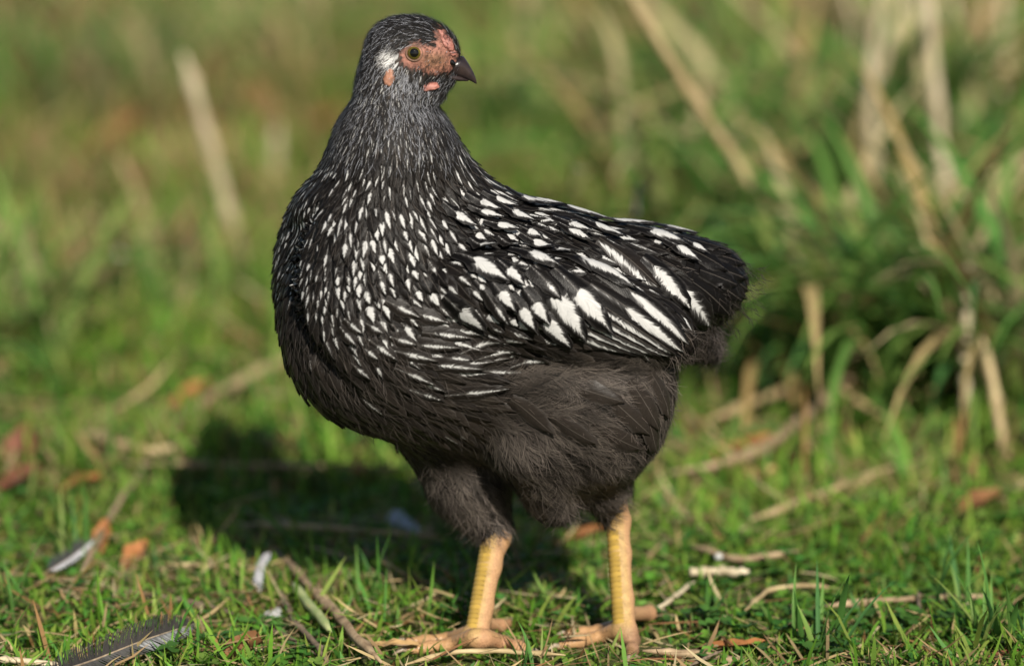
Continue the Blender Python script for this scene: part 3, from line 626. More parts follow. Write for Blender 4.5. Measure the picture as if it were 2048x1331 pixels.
THIGH = np.array([(1225, 800, 1300, 868, 44, 9, 2), (1262, 770, 1330, 850, 46, 10, 2), (1285, 820, 1342, 905, 44, 11, 2), (1300, 750, 1352, 830, 40, 9, 2), (1195, 850, 1280, 915, 44, 8, 2), (1110, 830, 1190, 880, 40, 8, 2), (1150, 770, 1240, 800, 40, 8, 2), (1030, 800, 1110, 860, 42, 8, 2)], float)
add_parts('feather', *manual_feathers(THIGH, 0.8))
top = np.argsort(-score)[:300 - len(MAN) - len(TAIL) - len(THIGH)]; is_part = np.zeros(len(par), bool); is_part[top] = True
def build(sel, nv, nu):
    n = int(sel.sum()); lo_ = np.where(manual[sel], 0.0, 0.0004); hi_ = np.where(manual[sel], 0.0018, rng.uniform(0.0013, 0.0030, n)) * np.clip(par[sel, 2] / 50, 0.45, 1.3)
    return feathers(root[sel], rn[sel], par[sel], rnd[sel], nv, nu, lo_, hi_)
add_parts('feather', *build(is_part, 8, 5))
small = big < 500
add_joined(*build(~is_part & small, 5, 3)); add_joined(*build(~is_part & ~small, 7, 5))
obj('plumage', mesh('plumage', np.concatenate(allV), np.concatenate(allF), M['feather'], np.concatenate(allU),
    {'fa': ('FLOAT_VECTOR', np.concatenate(allA)), 'fb': ('FLOAT_VECTOR', np.concatenate(allB))}), HEN, kind='stuff')

# ------------------------------------------------------------------ down: fine strands
def strands(P, Nn, T, L, W, lift, col, K=4, curl=0.0, hug=0.75):
    n = len(P); p = P.copy(); t = T.copy(); rows = []; g = Nn.copy()
    side = unit(np.cross(g, t)); cl = rng.normal(0, curl, n) if curl else np.zeros(n)
    for k in range(K):
        f = k / (K - 1); w_ = W * (1 - f * 0.85) / 2
        c = p + g * (0.0006 + lift * f)[:, None]; rows.append(np.stack([c - side * w_[:, None], c + side * w_[:, None]], 1))
        if k < K - 1:
            t = unit(t + side * (cl / (K - 1))[:, None]); p = p + t * (L / (K - 1))[:, None]; d_ = sample(p); gg = grad(p, 0.003)
            p = p - gg * (np.clip(d_, -0.01, 0.006) * hug)[:, None]; g = unit(g * 0.5 + gg * 0.5); t = unit(t - 0.7 * g * np.sum(t * g, 1, keepdims=True)); side = unit(np.cross(g, t))
    V = np.stack(rows, 1).reshape(n, -1, 3); tip = np.linspace(0.5, 1.75, K)  # pale barb tips, with sunlit edges also painted into the colour gradient
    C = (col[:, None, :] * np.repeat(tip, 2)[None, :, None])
    return V.reshape(-1, 3), tile_faces(grid_faces(K, 2), n, K * 2), C.reshape(-1, 3)
allV, allF, allC = [], [], []; off = 0
# fluffy regions
pick = rng.choice(len(BV), 120000); P = BV[pick] + rng.normal(0, VOX * 0.4, (len(pick), 3)); X, Y = proj(P)
lowleg = (P[:, 2] < 0.064) | ((Y > np.where(X < 1110, 1062 - (X - 990) * 0.7, 1045 - (X - 1210) * 1.6)) & (Y > 960))
pr = fl_of(X, Y) * 0.16; pr[in_poly(X, Y, FWING) & ((grad(P) @ VF) < 0)] = 0
selm = (rng.random(len(P)) < pr) & ~lowleg; P, X, Y = P[selm], X[selm], Y[selm]; Nn = grad(P, 0.003); pa = field(X, Y)
clx = vnoise(X, Y, 0.045, 2); cly = vnoise(X, Y, 0.05, 5); d = (pa[:, 0:1] + (clx[:, None] - .5) * 0.9) * VR - (pa[:, 1:2] + (cly[:, None] - .5) * 0.9) * VU
T = unit(d - Nn * np.sum(d * Nn, 1, keepdims=True)); tailz = in_ell(X, Y, 1430, 610, 110, 130, 0.2)
tone = (0.6 + 0.8 * vnoise(X, Y, 0.03, 8)) * rng.uniform(0.5, 1.5, len(P)) * (1 - 0.6 * tailz)
col = np.array([0.052, 0.042, 0.036])[None] * tone[:, None]
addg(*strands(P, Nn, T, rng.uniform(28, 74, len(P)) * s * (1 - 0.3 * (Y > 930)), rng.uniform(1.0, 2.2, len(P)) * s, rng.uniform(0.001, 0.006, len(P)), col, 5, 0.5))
pick = rng.choice(len(BV), 90000); P = BV[pick] + rng.normal(0, VOX * 0.4, (len(pick), 3)); X, Y = proj(P)
pf_ = np.maximum.reduce([in_ell(X, Y, 1470, 565, 50, 100, 0.25), in_ell(X, Y, 1395, 690, 60, 45, 0.25), in_ell(X, Y, 1335, 830, 30, 120, 0.25), in_ell(X, Y, 1100, 1000, 75, 55, 0.25), in_ell(X, Y, 870, 985, 50, 70, 0.25), in_ell(X, Y, 930, 1055, 50, 40, 0.25), in_ell(X, Y, 1190, 1020, 40, 40, 0.25), 0.5 * in_ell(X, Y, 760, 870, 60, 50, 0.25)])
lowl = (P[:, 2] < 0.064) | ((Y > np.where(X < 1110, 1055 - (X - 990) * 0.7, 1035 - (X - 1210) * 1.6)) & (Y > 960) & (X > np.where(X < 1110, 950, 1190)))
selm = (rng.random(len(P)) < pf_ * 0.28) & ~lowl; P, X, Y = P[selm], X[selm], Y[selm]; Nn = grad(P, 0.003); pa = field(X, Y)
clx = vnoise(X, Y, 0.09, 3); d = (pa[:, 0:1] + (clx[:, None] - .5) * 1.6 + rng.normal(0, .2, (len(P), 1))) * VR - (pa[:, 1:2] + (vnoise(X, Y, 0.08, 6)[:, None] - .5) * 1.4) * VU
T = unit(d - 0.8 * Nn * np.sum(d * Nn, 1, keepdims=True)); tailz = in_ell(X, Y, 1440, 620, 80, 140, 0.2)
col = np.array([0.072, 0.060, 0.052])[None] * (rng.uniform(0.4, 1.5, len(P)) * (1 - 0.65 * tailz))[:, None]
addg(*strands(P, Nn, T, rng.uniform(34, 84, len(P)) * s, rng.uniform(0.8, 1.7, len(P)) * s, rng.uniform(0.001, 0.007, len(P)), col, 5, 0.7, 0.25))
tx = np.repeat(TAIL[:, 2], 13) + rng.normal(0, 8, len(TAIL) * 13) - 10; ty = np.repeat(TAIL[:, 3], 13) + rng.normal(0, 9, len(TAIL) * 13); P = at(tx, ty, 0.022 + rng.normal(-0.004, 0.012, len(tx))); n = len(P)
Nn = unit(np.stack([np.full(n, 0.4), np.full(n, -0.8), rng.normal(0.2, 0.3, n)], 1)); dxy = np.repeat(unit(TAIL[:, 2:4] - TAIL[:, 0:2]), 13, 0) + rng.normal(0, 0.35, (n, 2)); d = dxy[:, :1] * VR - (dxy[:, 1:] + 0.35) * VU; T = unit(d - 0.6 * Nn * np.sum(d * Nn, 1, keepdims=True)); kq = ty > 535; P, Nn, T = P[kq], Nn[kq], T[kq]; n = len(P)
addg(*strands(P, Nn, T, rng.uniform(16, 46, n) * s, rng.uniform(0.8, 1.7, n) * s, np.zeros(n), np.array([0.018, 0.015, 0.014])[None] * rng.uniform(0.4, 2.2, (n, 1)), 5, 1.0, 0.0))
vx = rng.uniform(1385, 1440, 700); vy = 655 + (vx - 1385) * 0.45 + rng.normal(0, 16, 700); P = at(vx, vy, 0.020 + rng.normal(0, 0.008, 700)); Nn = unit(np.stack([np.full(700, 0.2), np.full(700, -0.9), rng.normal(0, 0.3, 700)], 1))
d = (0.55 + rng.normal(0, .35, (700, 1))) * VR - (0.8 + rng.normal(0, .35, (700, 1))) * VU; T = unit(d - 0.6 * Nn * np.sum(d * Nn, 1, keepdims=True))
addg(*strands(P, Nn, T, rng.uniform(20, 52, 700) * s, rng.uniform(0.8, 1.7, 700) * s, np.zeros(700), np.array([0.036, 0.030, 0.027])[None] * rng.uniform(0.4, 1.8, (700, 1)), 5, 0.9, 0.0))
# plumes: soft feathers built barb by barb
pick = rng.choice(len(BV), 26000, replace=False); P = BV[pick]; X, Y = proj(P)
lowp = (P[:, 2] < 0.066) | ((Y > np.where(X < 1110, 1040 - (X - 990) * 0.7, 1005 - (X - 1205) * 1.6)) & (Y > 960))
okp = (fl_of(X, Y) > 0.35) & ~lowp & ~(in_poly(X, Y, FWING) & ((grad(P) @ VF) < 0)) & (in_ell(X, Y, 1440, 560, 100, 110, 0.1) < 0.5); P, X, Y = P[okp], X[okp], Y[okp]
kp = poisson(P, np.full(len(P), 19 * s)); P, X, Y = P[kp], X[kp], Y[kp]; Nn = grad(P, 0.003); pa = field(X, Y); NB = 64; n = len(P)
d = (pa[:, 0:1] + (vnoise(X, Y, 0.03, 2)[:, None] - .5) * 0.9 + rng.normal(0, .15, (n, 1))) * VR - (pa[:, 1:2] + (vnoise(X, Y, 0.035, 5)[:, None] - .5) * 0.9 + rng.normal(0, .15, (n, 1))) * VU; T = unit(d - Nn * np.sum(d * Nn, 1, keepdims=True))
Lp = np.clip(pa[:, 2], 45, 95) * rng.uniform(0.75, 1.15, n) * s; pc = np.array([0.056, 0.047, 0.040])[None] * rng.uniform(0.2, 1.5, (n, 1)) * (1 - 0.55 * in_ell(X, Y, 1405, 690, 70, 50, 0.2))[:, None]
vb = np.tile(np.linspace(-0.35, 0.42, NB // 2), (n, 2)).reshape(n, -1) + rng.normal(0, 0.01, (n, NB)); sgn = np.r_[np.ones(NB // 2), -np.ones(NB // 2)][None]
B_ = np.cross(Nn, T); S0 = P[:, None] + T[:, None] * (vb * Lp[:, None])[..., None]; ang_ = sgn * (0.62 - 0.35 * (vb + 0.35) + rng.normal(0, 0.07, (n, NB)))
DT = T[:, None] * np.cos(ang_)[..., None] + B_[:, None] * np.sin(ang_)[..., None]
S0 = S0.reshape(-1, 3); NN_ = np.repeat(Nn, NB, 0); sd_ = sample(S0); g_ = grad(S0, 0.003); S0 = S0 - g_ * sd_[:, None]
DT = unit(DT.reshape(-1, 3) - g_ * np.sum(DT.reshape(-1, 3) * g_, 1, keepdims=True))
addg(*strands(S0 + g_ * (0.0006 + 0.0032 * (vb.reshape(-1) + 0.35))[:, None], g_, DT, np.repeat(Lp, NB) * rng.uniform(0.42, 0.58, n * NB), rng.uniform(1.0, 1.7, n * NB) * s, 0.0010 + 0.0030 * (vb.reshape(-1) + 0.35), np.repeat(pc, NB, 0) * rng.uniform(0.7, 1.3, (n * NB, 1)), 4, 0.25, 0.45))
# loose barbs along all contour feathers
pick = rng.choice(len(BV), 30000); P = BV[pick] + rng.normal(0, VOX * 0.4, (len(pick), 3)); X, Y = proj(P); okp = (P[:, 2] > 0.066) & (face_mask(X, Y) < 0.3) & (fl_of(X, Y) < 0.5) & (Y > 215) & ~in_poly(X, Y, FWING)
okp &= rng.random(len(P)) < np.where(Y > 640, 0.55, 0.16); P, X, Y = P[okp], X[okp], Y[okp]; Nn = grad(P, 0.003); pa = field(X, Y); d = pa[:, 0:1] * VR - pa[:, 1:2] * VU + rng.normal(0, 0.25, (len(P), 3)); T = unit(d - Nn * np.sum(d * Nn, 1, keepdims=True))
col = np.array([0.045, 0.038, 0.033])[None] * rng.uniform(0.3, 1.5, (len(P), 1))
addg(*strands(P, Nn, T, rng.uniform(18, 44, len(P)) * s, rng.uniform(0.8, 1.4, len(P)) * s, rng.uniform(0.0025, 0.0055, len(P)), col, 4, 0.3))
# head: fine hair-like feathers, grey to white
hb = BV[(bpy_ < 330)]; P = hb[rng.choice(len(hb), 24000)] + rng.normal(0, VOX * 0.4, (24000, 3)); X, Y = proj(P); fmk = face_mask(X, Y)
okp = ((fmk < 0.35) & (rng.random(len(P)) < 1 - 0.75 * smoothst((Y - 225) / 60))) | (rng.random(len(P)) < 0.42 * (np.hypot(X - 828, Y - 106) > 24) * (X < 900)); P, X, Y, fmk = P[okp], X[okp], Y[okp], fmk[okp]
Nn = grad(P, 0.003); pa = field(X, Y); d = pa[:, 0:1] * VR - pa[:, 1:2] * VU + rng.normal(0, 0.18, (len(P), 3)); T = unit(d - Nn * np.sum(d * Nn, 1, keepdims=True))
wht = 0.85 * in_ell(X, Y, 781, 114, 14, 17, 0.5); cheek = np.maximum(in_ell(X, Y, 812, 158, 34, 26, 0.5), 0.6 * in_ell(X, Y, 840, 205, 50, 30, 0.6)); crown = in_ell(X, Y, 850, 55, 60, 34, 0.4)
r_ = rng.random(len(P)); lightp = 0.20 + 0.32 * cheek - 0.05 * crown - 0.06 * (Y > 240)
c0 = np.where((r_ < lightp)[:, None], np.array([0.21, 0.215, 0.235]), np.array([0.014, 0.013, 0.013])) * rng.uniform(0.6, 1.2, (len(P), 1))
c0 = np.where((fmk > 0.35)[:, None] & (rng.random(len(P)) < 0.7)[:, None], np.array([0.035, 0.025, 0.018]), c0); lsc = np.where(fmk > 0.35, 0.28, 1.0)
c0 = c0 * (1 - wht[:, None]) + np.array([0.58, 0.57, 0.55]) * wht[:, None]
addg(*strands(P, Nn, T, lsc * rng.uniform(10, 24, len(P)) * s * (1 + 0.6 * (Y > 200)), rng.uniform(0.7, 1.4, len(P)) * s, rng.uniform(0.0008, 0.0022, len(P)), c0, 3, 0.3))
obj('down', mesh('down', np.concatenate(allV), np.concatenate(allF), M['down'], attrs={'col': ('FLOAT_COLOR', np.concatenate(allC))}), HEN, kind='stuff')

# ------------------------------------------------------------------ head parts
def ellipsoid_mesh(name, c, ax, ay, az, mat, nu=20, nv=14, fn=None):
    th = np.linspace(0, math.pi, nv); ph = np.linspace(0, 2 * math.pi, nu, endpoint=False); V = []
    for t in th:
        for q in ph: V.append((math.sin(t) * math.cos(q), math.sin(t) * math.sin(q), math.cos(t)))
    V = np.array(V); W_ = V[:, :1] * ax + V[:, 1:2] * ay + V[:, 2:] * az
    if fn: W_ = fn(V, W_)
    F = [(i * nu + j, (i + 1) * nu + j, (i + 1) * nu + (j + 1) % nu, i * nu + (j + 1) % nu) for i in range(nv - 1) for j in range(nu)]
    return mesh(name, W_, F, mat)
def flat_mat(name, c1, c2, rough, scale=300, bump=0.2, spec=0.5): return mat_plain(name, c1, c2, scale, rough, bump, spec)
M['iris'] = flat_mat('iris', (0.05, 0.040, 0.005), (0.105, 0.085, 0.010), 0.10, 500, 0.0, 0.6)
M['pupil'] = flat_mat('pupil', (0.002, 0.002, 0.002), (0.003, 0.003, 0.003), 0.02, 50, 0.0, 0.4)
M['lid'] = flat_mat('eyelid', (0.07, 0.04, 0.022), (0.17, 0.085, 0.05), 0.6, 700, 0.5)
M['beak'] = flat_mat('beak_horn', (0.010, 0.008, 0.010), (0.034, 0.023, 0.021), 0.26, 120, 0.15, 0.35)
M['flesh'] = flat_mat('red_flesh', (0.20, 0.065, 0.050), (0.38, 0.165, 0.125), 0.55, 700, 0.6)
M['lobe'] = flat_mat('ear_lobe', (0.20, 0.085, 0.045), (0.34, 0.165, 0.105), 0.7, 500, 0.5)
def head_point(px, py):
    p = hit(np.array([px], float), np.array([py], float))[0]; return p, grad(p[None], 0.003)[0]
ep, en = head_point(828.5, 106); en = unit(en * 0.5 - VF * 0.7 + VR * 0.08)
for side_, lab in ((1, 'olive eye with round black pupil'), (-1, None)):
    c, nn = (ep, en) if side_ == 1 else (ep * np.array([1, -1, 1]) + np.array([0, 2 * hy, 0]), en * np.array([1, -1, 1]))
    a = unit(np.cross(UP, nn)); b = np.cross(nn, a); r = 14.2 * s
    eye = obj('eye', ellipsoid_mesh('eye', 0, a * r, b * r * 0.97, nn * r * 0.72, M['iris'], 28, 16), HEN, loc=c - nn * r * 0.30, label=lab)
    pv = [nn * r * 0.725]; pf = []
    for i_ in range(1, 6):
        t_ = 0.66 * i_ / 5
        for j_ in range(24): q_ = 2 * math.pi * j_ / 24; pv.append((a * r * math.sin(t_) * math.cos(q_) + b * r * math.sin(t_) * math.sin(q_) + nn * r * 0.72 * math.cos(t_)) * 1.006)
    for i_ in range(4):
        for j_ in range(24): k_ = (j_ + 1) % 24; pf.append((1 + i_ * 24 + j_, 1 + i_ * 24 + k_, 1 + (i_ + 1) * 24 + k_, 1 + (i_ + 1) * 24 + j_))
    for j_ in range(0, 24, 2): pf.append((0, 1 + (j_ + 2) % 24, 1 + j_ + 1, 1 + j_))
    obj('pupil', mesh('pupil', pv, pf, M['pupil']), eye)
    th = np.linspace(0, 2 * math.pi, 33)[:-1]
    ring = np.stack([a * r * 1.12 * math.cos(t) + b * r * 1.08 * math.sin(t) + nn * r * 0.26 for t in th]); V, F = [], []
    for i, t in enumerate(th):
        o_ = unit(ring[i] - nn * (ring[i] @ nn))
        for q in range(6): V.append(ring[i] + r * 0.13 * (o_ * math.cos(q * 1.047) + nn * 0.9 * math.sin(q * 1.047)) * (1 + 0.12 * math.sin(i * 3.1)))
    for i in range(32):
        for q in range(6): F.append((i * 6 + q, i * 6 + (q + 1) % 6, ((i + 1) % 32) * 6 + (q + 1) % 6, ((i + 1) % 32) * 6 + q))
    obj('eyelid', mesh('eyelid', V, F, M['lid']), eye)
# beak: rings from the base to the hooked tip
def beak_loft(name, rings, mat, parent, label=None):
    V, F, nu = [], [], 14
    for (px, py, dy, rh, rv) in rings:
        c = at(px, py, hy - 0.001 + dy)
        for j in range(nu):
            t = 2 * math.pi * j / nu; x = math.copysign(abs(math.cos(t)) ** 0.9, math.cos(t)); z = math.sin(t); V.append(c + np.array([0, 1, 0]) * rh * s * x + rv * s * z * unit(np.array([0.42, 0, 0.9])))
    n = len(rings)
    for i in range(n - 1):
        for j in range(nu): F.append((i * nu + j, i * nu + (j + 1) % nu, (i + 1) * nu + (j + 1) % nu, (i + 1) * nu + j))
    V.append(at(rings[-1][0] + 1, rings[-1][1] + 1.5, hy - 0.001 + rings[-1][2])); 
    for j in range(0, nu, 2): F.append((n * nu, (n - 1) * nu + j, (n - 1) * nu + j + 1, (n - 1) * nu + (j + 2) % nu))
    V = np.array(V); c = V.mean(0); return obj(name, mesh(name, V - c, F, mat), parent, loc=c, label=label)
ub = beak_loft('upper_beak', [(868, 143, 0, 32, 8), (882, 141, 0, 30, 12), (896, 136, 0, 27, 18), (908, 132, -.0006, 24, 22), (918, 133, -.0008, 20, 22), (927, 138.5, -.001, 15, 17.5), (936, 146.5, -.0015, 11, 13), (944, 154, -.002, 7, 8.5), (950, 161.5, -.0022, 4, 4.6), (952.5, 166, -.0023, 1.6, 2.2)], M['beak'], HEN, 'dark horn upper beak with hooked tip')
beak_loft('lower_beak', [(868, 149, 0, 30, 7), (890, 151, 0, 26, 8), (906, 154, -.0006, 20, 8), (920, 157, -.001, 13, 6), (936, 160.5, -.0015, 5, 2.5)], M['beak'], HEN)
np_, nn_ = head_point(896, 124)
for px_, py_, rx_, ry_, nm, mt in ((903, 124, 9, 5, 'nostril', 'pupil'),):
    c = hit(np.array([px_ + 0.]), np.array([py_ + 0.]))[0]; obj(nm, ellipsoid_mesh(nm, 0, (VR * 0.8 - VU * 0.6) * rx_ * s, (VU * 0.8 + VR * 0.6) * ry_ * s, VF * 3 * s, M['pupil']), ub, loc=c - np.array(ub.location))
def lump(seed, amt=0.12):
    rs = np.random.default_rng(seed); ph = rs.uniform(0, 6, 6)
    return lambda V, W_: W_ * (1 + amt * (np.sin(V[:, :1] * 7 + ph[0]) * np.cos(V[:, 1:2] * 6 + ph[1]) + 0.6 * np.sin(V[:, 2:] * 9 + ph[2] + V[:, :1] * 5)))
c, nn = head_point(856, 168)
obj('wattle', ellipsoid_mesh('wattle', 0, (VR * 0.99 + VU * 0.1) * 21 * s, (VU * 0.99) * 9 * s, nn * 9 * s, M['flesh'], fn=lump(2, 0.08)), HEN, loc=c - VU * 4 * s + nn * 0.0006, label='small pink wattle below the beak')
c, nn = head_point(779, 155)
obj('ear_lobe', ellipsoid_mesh('ear_lobe', 0, (VR * 0.97 - VU * 0.2) * 10.5 * s, (VU * 0.98 + VR * 0.2) * 18 * s, nn * 6 * s, M['lobe'], fn=lump(5, 0.10)), HEN, loc=c + nn * 0.0008, label='peach coloured ear lobe')
for px_, py_, a_, b_ in ((895, 84, 12, 20), (906, 104, 9, 9), (884, 68, 6, 10)):
    c, nn = head_point(px_, py_); ax_ = unit(VR * 0.5 - VU * 0.85)
    obj('comb', ellipsoid_mesh('comb', 0, unit(np.cross(nn, ax_)) * a_ * s, ax_ * b_ * s, nn * 4 * s, M['flesh'], 18, 12, fn=lump(px_, 0.16)), HEN, loc=c - nn * 1.2 * s)

# ------------------------------------------------------------------ leg scales and claws
def scute_strip(a, b, ra, rb, n, face, span, colr, t0=0.0, t1=1.0, tan_=None):
    ax = unit(b - a); f = unit(face - ax * (face @ ax)); sd = np.cross(ax, f)
    for i in range(n):
        t = t0 + (t1 - t0) * (i + 0.5) / n; h = np.linalg.norm(b - a) * (t1 - t0) / n * 0.54; r = (ra + (rb - ra) * t)
        c = a + (b - a) * t; V = []
        for v in np.linspace(-1, 1, 4):
            for q in np.linspace(-span, span, 7):
                bul = 1.045 + 0.05 * (1 - v * v) - 0.02 * (q / span) ** 2 + 0.02 * (v > 0)
                V.append((f * math.cos(q) + sd * math.sin(q)) * r * bul + ax * h * v * (1 - 0.25 * (q / span) ** 2))
        V = np.array(V); cc = np.array(colr) * random.uniform(0.82, 1.12); obj('scale', mesh('scale', V, grid_faces(4, 7), M['scute'], attrs={'col': ('FLOAT_COLOR', np.tile(cc, (len(V), 1)))}), HEN, loc=c)
YEL = (0.36, 0.235, 0.05)
scute_strip(hockL, footL, 25.5 * s, 23.5 * s, 19, np.array([-0.8, -0.62, 0]), 0.85, YEL, 0.10, 0.98)
scute_strip(hockR, footR, 23.5 * s, 23 * s, 19, np.array([-0.72, -0.70, 0]), 0.80, YEL, 0.10, 0.98)
for (P, rr) in TOES[:6]:
    for k in range(3):
        scute_strip(P[k], P[k + 1], rr[k] * s, rr[k + 1] * s, 5, np.array([0, -0.25, 1.0]), 0.95, (0.32, 0.185, 0.085))
for (P, rr) in TOES:
    d = unit(P[-1] - P[-2]); d2 = unit(np.array([d[0], d[1], 0])); q = [P[-1] - d2 * 0.002, P[-1] + d2 * 0.003 + UP * 0.0012, P[-1] + d2 * 0.0065 - UP * 0.0002, P[-1] + d2 * 0.009 - UP * 0.002]
    V, F = tube(q, [rr[-1] * s * 0.8, rr[-1] * s * 0.66, rr[-1] * s * 0.4, 0.0003], 8); c = V.mean(0); obj('claw', mesh('claw', V - c, F, M['horn']), HEN, loc=c)
# ------------------------------------------------------------------ meadow things
def thing(name, label, cat, loc, group=None):
    o = bpy.data.objects.new(name, None); COL.objects.link(o); o.location = loc; o['label'] = label; o['category'] = cat
    if group: o['group'] = group
    return o
def rod(name, label, cat, pts, rad, mat, group=None, wob=0.10, nodes=0, flat=None, n=16):
    """a stem, straw or stick along 3-D points with uneven thickness and swollen joints"""
    Q = resample(pts, n); r = np.interp(np.linspace(0, 1, n), np.linspace(0, 1, len(np.atleast_1d(rad))), np.atleast_1d(rad)) if not np.isscalar(rad) else np.full(n, rad)
    r = r * (1 + 0.06 * np.sin(np.arange(n) * 1.9 + len(label)));
    if 'chip' not in label: r = r * np.clip(np.minimum(np.arange(n), np.arange(n)[::-1]) / 3.0 + 0.25, 0, 1)
    for k in range(nodes): r[int((k + 0.6) / nodes * n)] *= 1.28
    Lr = np.linalg.norm(Q[-1] - Q[0]); Q = Q + rng.normal(0, 0.0025 * Lr, Q.shape) * np.linspace(0.2, 1, n)[:, None]
    V, F = tube(Q, r, 8, wob); b = Q[0]
    return obj(name, mesh(name, V - b, F, M[mat]), loc=b, label=label, cat=cat, group=group)
def GP(pts, dz): return [G0(px, py, dz) for px, py in pts]
def up(pts, Y0, Y1=None):
    Y1 = Y0 if Y1 is None else Y1; n = len(pts); return [at(px, py, Y0 + (Y1 - Y0) * i / (n - 1)) for i, (px, py) in enumerate(pts)]

# standing dry stalks (base first)
for lab, pts, Y0, Y1, r, m in [
    ('pale flattened stalk leaning left on the left side, tallest there', [(478, 500), (440, 360), (400, 220), (366, 108)], 1.05, 1.0, (.0052, .0048), 'palestraw'),
    ('short dull straw stalk left of the tall pale stalk', [(318, 520), (285, 420), (240, 315)], 1.15, 1.1, (.0045, .004), 'straw'),
    ('blurred tan stalk lying toward the left edge', [(110, 590), (50, 510), (-30, 430)], 0.85, 0.8, (.006, .005), 'stick'),
    ('long thin straw leaning from the top edge down to the tussock', [(1550, 450), (1470, 320), (1370, 170), (1240, -40)], 0.72, 0.62, (.0042, .0036), 'straw'),
    ('thick bleached stalk, left one of the tall pair at upper right', [(1752, 390), (1740, 250), (1742, 120), (1765, -40)], 1.0, 0.95, (.0052, .0046), 'palestraw'),
    ('thin bleached stem crossing behind the upper right pair', [(1742, 200), (1770, 100), (1820, -30)], 1.12, 1.08, (.004, .0035), 'palestraw'),
    ('thick bleached stalk, right one of the tall pair at upper right', [(1915, 460), (1880, 300), (1868, 150), (1850, -40)], 0.92, 0.9, (.0052, .0042), 'palestraw'),
    ('short upright yellow straw near the right edge', [(1985, 600), (1984, 460), (1986, 318)], 0.72, 0.72, (.0042, .004), 'straw'),
    ('pale upright stem low at the right, in front of the tussock', [(1940, 880), (1930, 760), (1932, 640), (1938, 515)], 0.50, 0.52, (.0032, .0028), 'palestraw'),
    ('bent brown stem beside the low pale stem at right', [(2018, 950), (2000, 850), (1985, 760), (1962, 670)], 0.42, 0.45, (.0036, .003), 'straw'),
    ('faint dry stem behind the neck on the left', [(560, 470), (548, 360), (555, 250)], 1.5, 1.5, (.0050, .0045), 'palestraw'),
    ('faint straw stem at the top, right of the head', [(1030, 240), (1040, 100), (1060, -40)], 2.0, 2.0, (.006, .005), 'straw')]:
    rod('dry_stalk', lab, 'stalk', up(pts, Y0, Y1), r, m, 'dry grass stalks standing in the meadow', 0.06, 3)
for i in range(9):   # far pale stems at the upper right
    x = 1690 + i * 44 + rng.uniform(-12, 12); Yb = rng.uniform(1.3, 2.0)
    rod('dry_stalk', 'blurred pale stem in the thicket at the upper right edge', 'stalk', up([(x + 20, 380), (x, 200), (x + rng.uniform(-40, 40), -40)], Yb), (.005, .004), 'palestraw' if i % 2 else 'straw', 'pale stems in the thicket', 0.05, 2)

